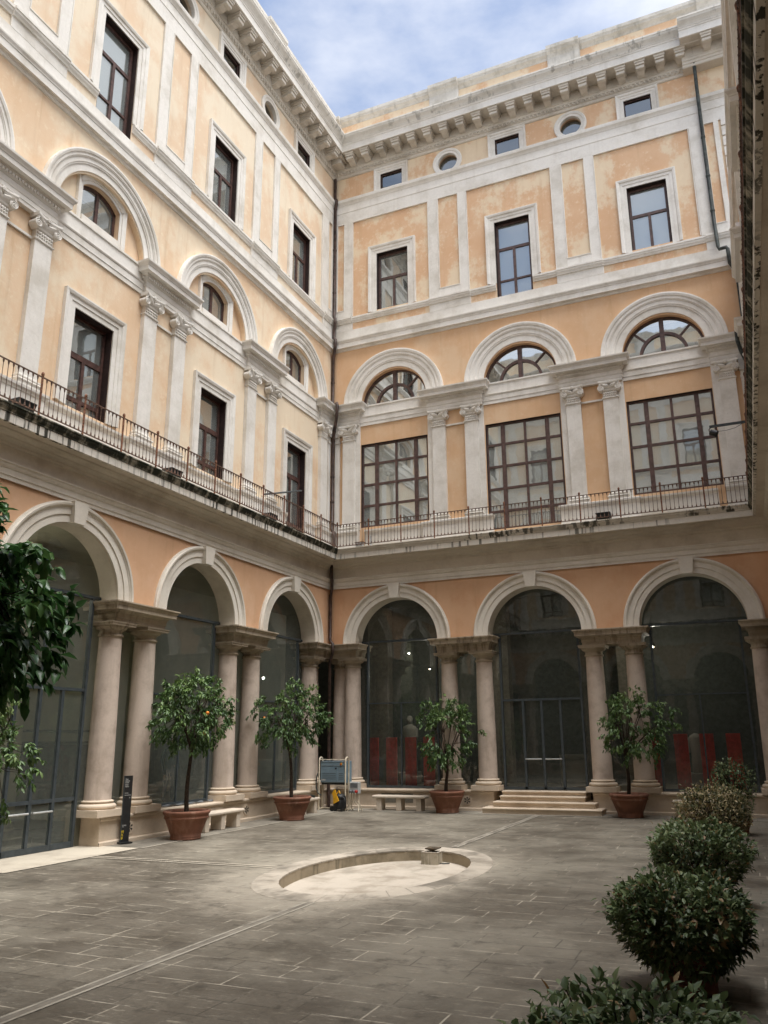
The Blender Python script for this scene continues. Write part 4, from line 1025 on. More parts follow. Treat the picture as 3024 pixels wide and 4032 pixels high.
# ------------------------------------------------------------------ balcony railings
def railing(name, label, L, loc, rz):
    T = thing(name, label, 'railing', loc, rz, 'iron balcony railings')
    d = 0.62; zb, zt = ZL+0.06, 9.92
    mb = MB(); mb.box(d, L-d, -d-0.016, -d+0.016, zt-0.022, zt); mb.build('handrail', 'iron_bar', T)
    mb = MB(); mb.box(d, L-d, -d-0.014, -d+0.014, zb, zb+0.022); mb.build('bottom_rail', 'iron_bar', T)
    nseg = round((L-2*d)/1.25); st = (L-2*d)/nseg
    def post():
        mb = MB(); mb.tube([(0, 0, ZL-0.01), (0, 0, zt+0.02)], 0.024, 8); mb.ball((0, 0, zt+0.06), 0.036, 8, 6, (1, 1, 1.5)); mb.ball((0, 0, zt+0.02), 0.034, 8, 4, (1, 1, 0.6))
        return mb.mesh('post', 'rust_iron')
    pm = shared('rpost', post)
    def panel():
        mb = MB(); k = 9
        for i in range(1, k+1):
            x = st*i/(k+1)
            mb.tube([(x, 0, zb+0.02), (x, 0, zt-0.02)], 0.008, 6)
            mb.tube([(x, 0, zt-0.11), (x, 0, zt-0.07), (x, 0, zt-0.02)], [0.010, 0.02, 0.024], 6); mb.tube([(x, 0, zb+0.02), (x, 0, zb+0.07), (x, 0, zb+0.10)], [0.024, 0.018, 0.010], 6)
        return mb.mesh('baluster_panel', 'iron_bar')
    bp = shared(('rpan', round(st, 4)), panel)
    for i in range(nseg+1): inst(pm, 'post', T, (d+i*st, -d, 0))
    for i in range(nseg): inst(bp, 'baluster_panel', T, (d+i*st, -d, 0))
    return T
railing('balcony_railing', 'thin rusty railing on the balcony ledge of the far wing', LB, (0, 0, 0), 0)
railing('balcony_railing', 'thin rusty railing above the mossy ledge of the left wing', LS, (0, -LS, 0), PI/2)
railing('balcony_railing', 'rusty railing seen end-on along the right border', LS, (LB, 0, 0), -PI/2)

# ------------------------------------------------------------------ drainpipes
T = thing('drainpipe', 'long rust-brown drainpipe down the inner corner of the two wings', 'drainpipe', (0, 0, GZ))
def P(*pts): return [(x, y, z-GZ) for x, y, z in pts]
mb = MB(); mb.tube(P((0.10, -0.10, 25.5), (0.10, -0.10, 24.45), (0.235, -0.235, 24.33), (0.235, -0.235, 24.15), (0.13, -0.13, 24.02), (0.13, -0.13, 18.9), (0.22, -0.22, 18.75), (0.22, -0.22, 18.5), (0.13, -0.13, 18.3), (0.13, -0.13, 17.95), (0.27, -0.27, 17.78), (0.27, -0.27, 17.45), (0.09, -0.09, 17.1), (0.09, -0.09, 15.0), (0.14, -0.14, 14.93), (0.47, -0.47, 14.90), (0.50, -0.50, 14.83), (0.50, -0.50, 14.6), (0.42, -0.42, 14.2), (0.22, -0.22, 13.75), (0.15, -0.15, 13.3), (0.15, -0.15, 9.9), (0.32, -0.32, 9.75), (0.32, -0.32, ZL)), 0.062, 10)
mb.build('upper_pipe', 'pipe_brown', T)
mb = MB(); mb.tube(P((0.16, -0.16, 8.6), (0.16, -0.16, 8.0), (0.20, -0.20, 7.95), (0.20, -0.20, 7.62), (0.09, -0.09, 7.4), (0.09, -0.09, 5.75), (0.34, -0.34, 5.55), (0.34, -0.34, 5.3), (0.10, -0.10, 4.95), (0.10, -0.10, 0.6), (0.14, -0.14, 0.3), (0.14, -0.14, GZ)), 0.058, 10)
mb.build('lower_pipe', 'pipe_brown', T)
for z in (24.0, 22.0, 20.0, 16.0, 12.0, 11.0): 
    q = 0.13 if z > 15.5 else 0.15
    if z == 16.0: q = 0.09
    MB().lathe([(0.064, -0.03), (0.078, -0.03), (0.078, 0.03), (0.064, 0.03)], (q, -q, z-GZ), 10, False, False, False).build('pipe_bracket', 'pipe_brown', T)
T = thing('drainpipe', 'dark greenish drainpipe with an elbow near the right end of the far wing', 'drainpipe', (14.7, 0, 13.4))
def P2(*pts): return [(x-14.7, y, z-13.4) for x, y, z in pts]
mb = MB(); mb.tube(P2((14.72, -0.42, 26.2), (14.72, -0.42, 25.9), (14.72, -0.24, 25.2), (14.71, -0.24, 24.5), (14.71, -0.21, 23.9), (14.71, -0.13, 23.6), (14.71, -0.13, 18.95), (14.72, -0.20, 18.75), (14.73, -0.22, 18.15), (14.76, -0.22, 18.03), (14.98, -0.26, 18.02), (15.01, -0.27, 17.95), (15.02, -0.27, 17.4), (15.14, -0.20, 17.2), (15.2, -0.12, 17.1), (15.2, -0.12, 15.1), (15.0, -0.45, 14.98), (14.93, -0.50, 14.85), (14.93, -0.50, 14.45), (15.0, -0.42, 14.1), (15.13, -0.25, 13.75), (15.16, -0.15, 13.4)), 0.062, 10)
mb.build('pipe', 'pipe_green', T)
for z in (22.6, 21.0, 19.6): MB().lathe([(0.064, -0.03), (0.078, -0.03), (0.078, 0.03), (0.064, 0.03)], (0.01, -0.13, z-13.4), 10, False, False, False).build('pipe_bracket', 'pipe_green', T)

# ------------------------------------------------------------------ things on the ledge
def flood(loc, rz, label):
    T = thing('floodlight', label, 'floodlight', loc, rz, 'floodlights on the balcony ledge')
    mb = MB(); vs = [(-0.20, -0.13, 0.05), (0.20, -0.13, 0.05), (0.23, -0.17, 0.22), (-0.23, -0.17, 0.22), (-0.20, 0.13, 0.05), (0.20, 0.13, 0.05), (0.23, 0.17, 0.22), (-0.23, 0.17, 0.22)]
    mb.add(vs, [(0, 1, 2, 3), (5, 4, 7, 6), (1, 5, 6, 2), (4, 0, 3, 7), (3, 2, 6, 7), (0, 4, 5, 1)])
    mb.box(-0.235, 0.235, -0.175, 0.175, 0.222, 0.238); mb.build('housing', 'black_plastic', T)
    MB().box(-0.19, 0.19, -0.13, 0.13, 0.2385, 0.243).build('lens', 'plastic_sheet', T)
    mb = MB()
    for s in (-1, 1): mb.box(s*0.24-0.012, s*0.24+0.012, -0.025, 0.025, 0.0, 0.16)
    mb.box(-0.25, 0.25, -0.03, 0.03, 0.0, 0.012); mb.build('bracket', 'iron_bar', T)
    return T
f0 = flood((0.36, -14.75, ZL+0.03), PI/2, 'black floodlight on the left ledge, nearest the left border')
dup(f0, (0.36, -9.76, ZL+0.03), PI/2, 'black floodlight on the left ledge below the second framed window from the corner')
dup(f0, (0.36, -4.86, ZL+0.03), PI/2, 'black floodlight on the left ledge nearest the inner corner')
dup(f0, (10.27, -0.34, ZL+0.03), 0, 'black floodlight on the far ledge between the two right gridded windows')
T = thing('junction_box', 'small grey box on the far ledge beside the inner corner', 'box', (1.44, -0.40, ZL+0.02))
MB().rbox(-0.15, 0.15, -0.07, 0.07, 0.02, 0.17, 0.012).build('housing', 'grey_box', T)
mb = MB()
for s in (-1, 1): mb.disc_y(s*0.07, -0.085, -0.07, 0.09, 0.03, 12)
mb.build('socket', 'black_plastic', T)
MB().box(-0.17, 0.17, -0.08, 0.08, 0.17, 0.19).build('lid', 'iron_bar', T)
tag(MB().tube([(1.95, -0.53, ZL), (1.95, -0.53, ZL+0.05), (1.95, -0.53, ZL+0.36)], [0.05, 0.032, 0.03], 10).build('grey_conduit', 'grey_box'), 'short grey tube standing at the far railing above the first arch', 'tube')
T = thing('wall_lamp', 'small black lamp hung from a grey arm at the right border', 'lamp', (LB, -4.0, 10.4))
MB().box(-1.5, 0.0, -0.03, 0.03, -0.03, 0.03).build('arm', 'grey_steel', T)
mb = MB(); mb.tube([(-1.47, 0, -0.03), (-1.52, 0, -0.08), (-1.5, 0, -0.19)], 0.014, 6); mb.build('bracket', 'iron_bar', T)
mb = MB(); mb.lathe([(0.04, -0.12), (0.085, -0.10), (0.095, 0.06), (0.10, 0.09), (0.085, 0.10)], (0, 0, 0), 12, True, True)
o = mb.build('lamp_head', 'black_plastic', T); o.location = (-1.40, 0, -0.20); o.rotation_euler = (0, R(115), 0)
MB().tube([(-1.33, 0, -0.16), (-1.1, 0, -0.17), (-0.85, 0, -0.13), (-0.65, 0, -0.03)], 0.007, 5).build('cable', 'pipe_green', T)
tag(MB().tube([(0.08, -2.40, 10.83), (0.52, -5.46, 9.79)], 0.03, 8).build('metal_bar', 'grey_steel'), 'slanting grey bar leaning from the corner window onto the left railing', 'bar')

# ------------------------------------------------------------------ ground
def sheet(name, x0, x1, y0, y1, z, mat):
    mb = MB().quad((x0, y0, z), (x1, y0, z), (x1, y1, z), (x0, y1, z)); return tag(mb.build(name, mat, fixn=False), kind='structure')
FX, FY, FA, FB, IA, IB = 7.42, -11.85, 1.92, 3.15, 1.50, 2.60
# court paving with an oval hole for the sunken basin
mb = MB(); nn = 72
el = [(FX+IA*math.cos(2*PI*i/nn), FY+IB*math.sin(2*PI*i/nn), GZ) for i in range(nn)]
eo = []
for i in range(nn):
    a = 2*PI*i/nn; dx, dy = math.cos(a), math.sin(a)
    t = min([((20 if dx > 0 else -10)-FX)/dx if abs(dx) > 1e-6 else 1e9, ((6 if dy > 0 else -33)-FY)/dy if abs(dy) > 1e-6 else 1e9])
    eo.append((FX+dx*t, FY+dy*t, GZ))
mb.add(el+eo, [(i, (i+1) % nn, nn+(i+1) % nn, nn+i) for i in range(nn)])
for cx, cy in ((20, 6), (-10, 6), (-10, -33), (20, -33)): pass
tag(mb.build('court_paving', 'paving_dark', fixn=False), kind='structure')
gz = MB(); gz.quad((-60, -90, GZ-0.6), (80, -90, GZ-0.6), (80, 60, GZ-0.6), (-60, 60, GZ-0.6)); tag(gz.build('ground', 'roof_dark', fixn=False), kind='structure')
sheet('paving_strip', 0.0, 1.12, -10.9, -0.0, GZ+0.004, 'paving_strip')
sheet('paving_strip', 0.0, LB, -0.98, 0.0, GZ+0.008, 'paving_strip')
sheet('paving_strip', 14.1, LB, -25.2, -0.99, GZ+0.004, 'paving_strip')
sheet('threshold_paving', -0.80, 1.08, -14.55, -10.92, GZ+0.012, 'paving_pale')
def line(name, pts, w, z, mat='paving_line'):
    (xa, ya), (xb, yb) = pts; d = Vector((xb-xa, yb-ya, 0)).normalized(); q = Vector((-d.y, d.x, 0))*w/2
    a, b = Vector((xa, ya, z)), Vector((xb, yb, z))
    return tag(MB().quad(a-q, b-q, b+q, a+q).build(name, mat, fixn=False), kind='structure')
line('kerb_line', ((1.13, -10.9), (1.13, -1.0)), 0.045, GZ+0.010, 'paving_pale')
for x in (7.645, 7.775): line('drain_line', ((x, -25.2), (x, -15.0)), 0.04, GZ+0.006); line('drain_line', ((x, -8.65), (x, -0.85)), 0.04, GZ+0.012)
line('drain_groove', ((7.71, -25.2), (7.71, -15.0)), 0.09, GZ+0.004, 'drain_dark'); line('drain_groove', ((7.71, -8.65), (7.71, -0.85)), 0.09, GZ+0.010, 'drain_dark')
for y in (-12.42, -12.25): line('drain_line', ((1.10, y), (5.45, y)), 0.04, GZ+0.016, 'paving_pale')

# sunken oval basin
T = thing('fountain_basin', 'sunken oval stone basin with a pale flat rim in the middle of the court', 'fountain', (FX, FY, GZ))
mb = MB(); nn = 72; vs = []
for a_, b_, z in ((FA, FB, 0.001), (FA-0.01, FB-0.01, 0.008), (IA+0.05, IB+0.05, 0.014), (IA, IB, 0.006), (IA, IB, -0.02)):
    vs += [(a_*math.cos(2*PI*i/nn), b_*math.sin(2*PI*i/nn), z) for i in range(nn)]

ang = [2*PI*(i//2)/36+(0.0022 if i % 2 == 0 else 2*PI/36-0.0022) for i in range(72)]; vs = []
for a_, b_, z in ((FA, FB, 0.001), (FA-0.01, FB-0.01, 0.008), (IA+0.05, IB+0.05, 0.014), (IA, IB, 0.006), (IA, IB, -0.02)):
    vs += [(a_*math.cos(a), b_*math.sin(a), z) for a in ang]
mb.add(vs, [(k*nn+i, k*nn+i+1, k*nn+nn+i+1, k*nn+nn+i) for k in range(4) for i in range(0, nn, 2)]); mb.build('rim', 'stone_rim', T)
mb = MB(); vs = []
for a_, b_, z in ((IA+0.002, IB+0.002, -0.02), (IA+0.002, IB+0.002, -0.21)): vs += [(a_*math.cos(2*PI*i/nn), b_*math.sin(2*PI*i/nn), z) for i in range(nn)]
mb.add(vs, [(i, (i+1) % nn, nn+(i+1) % nn, nn+i) for i in range(nn)], True); mb.build('basin_wall', 'stone_basin_wall', T)
mb = MB(); mb.add([((IA+0.03)*math.cos(2*PI*i/nn), (IB+0.03)*math.sin(2*PI*i/nn), -0.20) for i in range(nn)], [tuple(range(nn))]); mb.build('basin_floor', 'stone_basin', T)
T = thing('fountain_trough', 'small stone trough with a dark square dish at the far edge of the basin', 'fountain trough', (7.56, -9.62, GZ-0.20), 0.0)
T.scale = (0.72, 0.72, 0.72)
mb = MB(); w, h, t = 0.25, 0.31, 0.05
for (x0, x1, y0, y1) in ((-w, w, -0.2, -0.2+t), (-w, w, 0.2-t, 0.2), (-w, -w+t, -0.2+t, 0.2-t), (w-t, w, -0.2+t, 0.2-t)): mb.box(x0, x1, y0, y1, 0.0, h)
mb.box(-w+t, w-t, -0.2+t, 0.2-t, 0.0, 0.12); mb.build('trough', 'stone_trough', T)
mb = MB()
for (x0, x1, y0, y1) in ((-w-.008, w+.008, -0.208, -0.2+t), (-w-.008, w+.008, 0.2-t, 0.208), (-w-.008, -w+t, -0.2+t, 0.2-t), (w-t, w+.008, -0.2+t, 0.2-t)): mb.box(x0, x1, y0, y1, h, h+0.02)
mb.build('trough_rim', 'stone_basin', T)
MB().tube([(0.03, 0.05, 0.12), (0.03, 0.05, 0.37)], 0.025, 8).build('stem', 'bronze_dish', T)
mb = MB(); ring = lambda r, z: [(0.03+r*0.92, 0.05-r, z), (0.03+r*0.92, 0.05+r, z), (0.03-r*0.92, 0.05+r, z), (0.03-r*0.92, 0.05-r, z)]
vs = ring(0.07, 0.36)+ring(0.19, 0.40)+ring(0.20, 0.43)+ring(0.17, 0.425)+ring(0.03, 0.39)
mb.add(vs, [(k*4+i, k*4+(i+1) % 4, k*4+4+(i+1) % 4, k*4+4+i) for k in range(4) for i in range(4)]+[(3, 2, 1, 0), (16, 17, 18, 19)]); mb.build('dish', 'bronze_dish', T)
MB().tube([(0.26, -0.05, 0.03), (0.42, -0.04, 0.03), (0.55, -0.02, 0.04)], 0.018, 6).build('outlet_pipe', 'pipe_green', T)

# ------------------------------------------------------------------ benches
def bench(loc, rz, label, L=1.9):
    T = thing('stone_bench', label, 'bench', loc, rz, 'low stone benches along the plinth')
    MB().rbox(-L/2, L/2, -0.22, 0.22, 0.385, 0.47, 0.025).build('seat', 'stone_bench', T)
    for x in (-L/2+0.24, 0.0, L/2-0.24): MB().rbox(x-0.09, x+0.09, -0.18, 0.18, 0.0, 0.384, 0.012).build('leg', 'stone_bench', T)
    return T
b0 = bench((3.0, -0.50, GZ+0.01), 0, 'stone bench under the far wing between the blue cabinet and a potted tree')
dup(b0, (12.55, -0.50, GZ+0.01), 0, 'stone bench half hidden behind the shrubs at the right')
dup(b0, (0.50, -7.15, GZ+0.005), PI/2, 'stone bench on the left behind the nearest terracotta tree pot')
dup(b0, (0.50, -2.75, GZ+0.005), PI/2, 'stone bench on the left nearest the inner corner, with a cable lying on it')

# ------------------------------------------------------------------ plants
def leaf_faces(vs, fs, tones, p, d, nrm, L, w, tone, fold=0.25, curl=0.2):
    d = d.normalized(); s = d.cross(nrm)
    if s.length < 1e-4: s = d.orthogonal()
    s.normalize(); u = s.cross(d)
    o = len(vs)
    b = p; m = p+d*L*0.5-u*L*curl*0.1; t = p+d*L-u*L*curl
    l = p+d*L*0.42+s*w*0.5+u*w*fold; r = p+d*L*0.42-s*w*0.5+u*w*fold
    l2 = p+d*L*0.75+s*w*0.30+u*(w*fold*0.5-L*curl*0.4); q2 = p+d*L*0.75-s*w*0.30+u*(w*fold*0.5-L*curl*0.4)
    vs += [b, l, m, r, l2, q2, t]
    fs += [(o, o+2, o+1), (o, o+3, o+2), (o+1, o+2, o+4), (o+2, o+3, o+5), (o+2, o+6, o+4), (o+2, o+5, o+6)]
    tones += [tone]*7
def leaf_mesh(name, vs, fs, tones, mat):
    me = bpy.data.meshes.new(name); me.from_pydata([tuple(v) for v in vs], [], fs); me.update()
    a = me.attributes.new('tone', 'FLOAT', 'POINT'); a.data.foreach_set('value', tones)
    me.polygons.foreach_set('use_smooth', [True]*len(fs)); me.materials.append(MATS[mat]); return me
def rv(rg):
    while True:
        v = Vector((rg.uniform(-1, 1), rg.uniform(-1, 1), rg.uniform(-1, 1)))
        if 0.05 < v.length < 1: return v
def pot_profile(mb, rb, rt, h):
    prof = [(rb*0.98, 0.0), (rb+0.01, 0.01), (rb+0.015, 0.04), (rb+0.005, 0.05), (rb+0.012, 0.065), (rb+0.017, 0.09), (rb+0.007, 0.10)]
    for i in range(5): prof.append((rb+0.01+(rt-rb-0.06)*(i+1)/5, 0.10+(h*0.72-0.10)*(i+1)/5))
    prof += [(rt-0.03, h*0.735), (rt-0.015, h*0.75), (rt-0.03, h*0.77), (rt-0.028, h*0.86), (rt-0.01, h*0.875), (rt+0.005, h*0.90), (rt+0.012, h*0.94), (rt+0.005, h*0.98), (rt-0.02, h), (rt-0.055, h*0.985), (rt-0.07, h*0.92)]
    mb.lathe(prof, n=36, capt=False, capb=True)
def citrus(loc, label, seed, H=4.0, z_lo=2.05, rad=1.25, trunk_lean=(0, 0), crown_off=(0, 0), mat='leaf_citrus', n_tip=95, per=40, fruit=0, split=None, leafL=(0.085, 0.14), potr=(0.35, 0.56, 0.67), gap=0.2, pairs=()):
    rg = random.Random(seed)
    T = thing('potted_tree', label, 'potted tree', loc, 0, 'potted citrus trees in the court')
    mb = MB(); pot_profile(mb, *potr); mb.build('pot', 'terracotta', T)
    mb = MB(); zs = potr[2]*0.9; mb.lathe([(0.001, zs+0.03), (potr[1]*0.5, zs+0.02), (potr[1]-0.06, zs)], n=24, capt=False); mb.build('soil', 'soil', T)
    top = Vector((trunk_lean[0], trunk_lean[1], z_lo+0.25))
    mb = MB(); pts = []
    for i in range(7):
        t = i/6; pts.append((top.x*t+0.03*math.sin(t*5+seed), top.y*t+0.02*math.cos(t*4+seed), zs+(top.z-zs)*t))
    mb.tube(pts, [0.058-0.022*i/6 for i in range(7)], 9)
    cc = Vector((top.x+crown_off[0], top.y+crown_off[1], (z_lo+H)/2)); hz = (H-z_lo)/2
    tips = []; tries = 0
    while len(tips) < n_tip and tries < 4000:
        tries += 1
        v = rv(rg)
        if v.length < gap: continue
        # lumpy outline: radius depends on direction
        k = 0.82+0.22*math.sin(3.1*math.atan2(v.y, v.x)+seed)*math.cos(2.3*v.z+seed*0.7)+0.12*rg.random()
        p = cc+Vector((v.x*rad*k, v.y*rad*k, v.z*hz*(0.86+0.2*rg.random())))
        if split and abs(p.z-split[0]) < split[1] and rg.random() < split[2]: continue
        if any((p-q).length < 0.16 for q in tips): continue
        tips.append(p)
    # limbs
    limbs = []
    for i in range(9):
        a = 2*PI*i/9+rg.uniform(-0.3, 0.3); rr = rad*rg.uniform(0.35, 0.6)
        e = cc+Vector((math.cos(a)*rr, math.sin(a)*rr, rg.uniform(-0.4, 0.6)*hz)); limbs.append(e)
        mid = top.lerp(e, 0.5)+Vector((0, 0, -0.06)); mb.tube([top-Vector((0, 0, rg.uniform(0, 0.25))), mid, e], [0.026, 0.018, 0.010], 6)
    for p in tips:
        e = min(limbs, key=lambda q: (q-p).length); mb.tube([e, e.lerp(p, 0.55)+rv(rg)*0.05, p], [0.008, 0.006, 0.003], 4, caps=False)
    mb.build('trunk', 'bark', T)
    vs, fs, tn = [], [], []
    for p in tips:
        out = (p-cc); out = out.normalized() if out.length > 0.05 else Vector((0, 0, 1))
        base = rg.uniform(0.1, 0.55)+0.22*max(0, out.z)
        sprays = 3
        for sI in range(sprays):
            ax = (out*0.8+rv(rg)*0.8+Vector((0, 0, -0.12))).normalized(); ln = rg.uniform(0.14, 0.30); o0 = p+rv(rg)*0.10
            for i in range(per//sprays):
                t = rg.random(); q = o0+ax*ln*t+Vector((0, 0, -0.06*t*t))
                d = (ax*0.5+rv(rg)*0.9+Vector((0, 0, -0.55))).normalized()
                nr = (Vector((0, 0, 1))+rv(rg)*0.6).normalized(); L = rg.uniform(*leafL)
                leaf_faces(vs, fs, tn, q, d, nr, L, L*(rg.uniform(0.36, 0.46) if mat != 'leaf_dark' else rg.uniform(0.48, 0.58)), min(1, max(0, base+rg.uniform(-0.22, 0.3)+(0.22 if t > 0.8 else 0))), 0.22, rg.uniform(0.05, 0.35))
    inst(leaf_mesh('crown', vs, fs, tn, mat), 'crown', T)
    for i in range(fruit):
        if i < len(pairs): p = Vector(pairs[i])
        else: p = rg.choice(tips)+Vector((0, 0, -0.1))
        MB().ball(tuple(p), 0.042, 10, 8).build('fruit', 'orange_fruit', T)
    return T
citrus((0.98, -9.15, GZ), 'potted orange tree on the left with a dense crown and two oranges', 3, H=3.98, z_lo=2.08, rad=1.14, crown_off=(0.05, 0.0), n_tip=140, fruit=2, pairs=((0.92, -0.62, 2.95), (0.62, -0.3, 2.48)), gap=0.12)
citrus((1.08, -4.25, GZ), 'potted citrus tree with a leaning trunk, left of the inner corner', 11, H=4.02, z_lo=2.0, rad=1.20, trunk_lean=(-0.22, 0.05), crown_off=(0.05, 0), n_tip=120, fruit=1, pairs=((-0.75, -0.5, 2.95),))
citrus((4.74, -0.78, GZ), 'potted citrus tree with a parted crown before twin columns of the far wing', 23, H=3.62, z_lo=1.42, rad=1.05, crown_off=(0.0, 0), n_tip=98, split=(2.45, 0.28, 0.85), gap=0.3)
citrus((10.42, -0.78, GZ), 'potted citrus tree with thin yellowish leaves right of the far stone steps', 31, H=3.66, z_lo=1.65, rad=1.10, crown_off=(0.32, 0), n_tip=92, mat='leaf_citrus_light', gap=0.3)
citrus((1.45, -16.1, GZ), 'potted citrus tree at the left border beyond the big dark leaves', 41, H=3.5, z_lo=0.95, rad=1.22, n_tip=95, crown_off=(0.02, 0), mat='leaf_citrus_light', gap=0.25)
citrus((7.70, -21.75, GZ), 'large dark-leaved citrus tree closest to the viewer at the left border', 53, H=4.42, z_lo=2.35, rad=1.24, n_tip=215, per=30, mat='leaf_dark', leafL=(0.10, 0.165), gap=0.1)

def shrub(loc, label, seed, rad, h, z0=0.16, mat='leaf_shrub', n=3600, sparse=False, potr=(0.24, 0.36, 0.34), leafL=(0.055, 0.095), dry=None):
    rg = random.Random(seed)
    T = thing('potted_shrub', label, 'potted shrub', loc, 0, 'round clipped shrubs in pots along the right')
    mb = MB(); pot_profile(mb, *potr); mb.build('pot', 'terracotta', T)
    zm = h*0.60
    def surf(a, t):                                     # t 0 bottom .. 1 top
        rr = rad*(0.42+0.58*math.sin(min(1, t/0.62)*PI/2)) if t < 0.62 else rad*math.sqrt(max(0, 1-((t-0.62)/0.39)**2.6))
        return rr*(1+0.09*math.sin(3*a+seed)+0.06*math.sin(7*a+t*6+seed*2)+0.05*math.sin(11*a-t*9+seed)), z0+(h-z0)*t*(1+0.05*math.sin(4*a+seed*1.3)*t)
    mb = MB()
    for i in range(70):
        a = rg.uniform(0, 2*PI); t = rg.uniform(0.35, 1.0); r, z = surf(a, t); r *= rg.uniform(0.7, 0.97)
        mb.tube([(0.06*math.cos(a), 0.06*math.sin(a), z0+0.1), (r*0.5*math.cos(a), r*0.5*math.sin(a), z0+(z-z0)*0.6), (r*math.cos(a), r*math.sin(a), z+0.03)], [0.012, 0.009, 0.004], 5, caps=False)
    mb.build('branches', 'bark', T)
    vs, fs, tn = [], [], []
    clump = [(rg.uniform(0, 2*PI), rg.uniform(0, 1), rg.uniform(-0.3, 0.3)) for _ in range(40)]
    for i in range(n):
        a = rg.uniform(0, 2*PI); t = rg.random()**0.75; r, z = surf(a, t); k = rg.random()
        k = 1-0.30*k*k if rg.random() < 0.8 else rg.uniform(0.3, 0.8)
        p = Vector((r*k*math.cos(a), r*k*math.sin(a), z0+(z-z0)*(0.25+0.75*k)))+rv(rg)*0.025
        out = Vector((math.cos(a)*(1.0-t*0.6), math.sin(a)*(1.0-t*0.6), t*1.1-0.25)).normalized()
        d = (out*0.7+rv(rg)*0.9+Vector((0, 0, -0.15))).normalized(); nr = (Vector((0, 0, 1))*0.9+out*0.5+rv(rg)*0.55).normalized(); L = rg.uniform(*leafL)
        if rg.random() < 0.05: p = p+out*rg.uniform(0.02, 0.11)      # stray shoots
        cl = min(clump, key=lambda c: (math.sin((c[0]-a)/2))**2*2+(c[1]-t)**2)
        tone = 0.42+cl[2]+rg.uniform(-0.3, 0.3)
        tone = max(0, min(0.88, tone))
        if k < 0.72 and rg.random() < 0.3: tone = rg.uniform(0.90, 0.95)
        if rg.random() < (0.05 if dry is None else dry): tone = rg.uniform(0.9, 1.0)
        leaf_faces(vs, fs, tn, p, d, nr, L, L*rg.uniform(0.46, 0.58), tone, 0.18, rg.uniform(0.0, 0.3))
    inst(leaf_mesh('foliage', vs, fs, tn, mat), 'foliage', T)
    return T
shrub((13.28, -21.75, GZ), 'clipped shrub at the bottom right corner, nearest the viewer', 61, 0.58, 1.06, n=7000, leafL=(0.05, 0.09))
shrub((13.14, -17.5, GZ), 'large clipped shrub, second from the bottom right corner, with browned leaves', 67, 0.62, 0.99, z0=0.17, n=6800, dry=0.08)
shrub((13.05, -13.3, GZ), 'clipped green shrub, third of the row from the bottom right corner', 71, 0.65, 1.10, z0=0.18, n=5600)
shrub((13.08, -8.2, GZ), 'clipped shrub covered in yellowed dry leaves, fourth of the row at the right', 79, 0.66, 1.32, n=4400, mat='leaf_shrub_dry', dry=0.3)
shrub((13.38, -4.4, GZ), 'taller open shrub at the far end of the row at the right', 83, 0.48, 1.70, z0=0.3, n=1700, mat='leaf_shrub')

# ------------------------------------------------------------------ the blue cabinet unit, socket board, vacuum cleaner
T = thing('heater_cabinet', 'blue-grey steel equipment cabinet on a white tube frame in the inner corner', 'equipment cabinet', (0.76, -0.85, GZ), R(-6))
mb = MB(); mb.rbox(-0.50, 0.50, -0.17, 0.25, 0.88, 1.58, 0.015); mb.build('cabinet', 'cabinet_blue', T)
MB().box(-0.46, 0.46, -0.178, -0.165, 1.44, 1.53).build('control_strip', 'cabinet_blue', T)
mb = MB(); mb.box(-0.47, 0.47, -0.181, -0.168, 1.42, 1.436); mb.box(-0.49, 0.49, -0.181, -0.168, 1.55, 1.565); mb.build('trim', 'cabinet_pale', T)
mb = MB(); mb.box(-0.48, 0.19, -0.180, -0.166, 0.91, 1.39); mb.build('door', 'cabinet_blue', T)
mb = MB(); mb.box(0.21, 0.48, -0.180, -0.166, 0.91, 1.39); mb.build('door', 'cabinet_blue', T)
mb = MB()
for z in (1.0, 1.06, 1.12, 1.18): mb.box(-0.42, 0.13, -0.1835, -0.172, z, z+0.012); mb.box(0.25, 0.42, -0.1835, -0.172, z, z+0.012)
mb.build('louvre', 'grey_steel', T)
MB().box(-0.45, -0.29, -0.186, -0.178, 0.945, 1.0).build('plate', 'grey_box', T)
mb = MB(); mb.disc_y(0.345, -0.20, -0.176, 1.485, 0.042, 16); mb.build('knob_plate', 'yellow_plastic', T)
MB().disc_y(0.345, -0.22, -0.198, 1.485, 0.022, 12).build('stop_button', 'red_plastic', T)
MB().poly([(0.08, 1.37), (0.18, 1.37), (0.13, 1.31)], -0.188, -0.178).build('handle', 'black_plastic', T)
mb = MB()
for s in (-1, 1):
    mb.tube([(s*0.53, -0.20, 0.0), (s*0.53, -0.20, 1.60), (s*0.53, -0.17, 1.68), (s*0.53, -0.10, 1.71), (s*0.53, -0.03, 1.68), (s*0.53, 0.0, 1.60), (s*0.53, 0.0, 0.02)], 0.024, 8)
    mb.tube([(s*0.53, -0.22, 0.05), (s*0.53, 0.30, 0.05)], 0.02, 8)
mb.tube([(-0.53, -0.18, 1.63), (0.53, -0.18, 1.63)], 0.014, 8); mb.tube([(-0.53, 0.0, 0.86), (0.53, 0.0, 0.86)], 0.018, 8); mb.tube([(-0.53, 0.0, 0.06), (0.53, 0.0, 0.06)], 0.018, 8)
mb.build('tube_frame', 'cream_paint', T)
MB().box(-0.47, 0.47, -0.14, 0.22, 0.82, 0.878).build('base_tray', 'black_plastic', T)
MB().tube([(-0.56, -0.20, 1.22), (-0.60, -0.24, 1.1), (-0.61, -0.26, 0.9), (-0.58, -0.28, 0.7), (-0.50, -0.30, 0.55), (-0.36, -0.33, 0.49)], 0.02, 8).build('hose', 'pipe_green', T)
T = thing('power_cable', 'coil of grey cable lying on the bench by the cabinet', 'cable', (0.50, -2.2, GZ+0.48))
pts = []
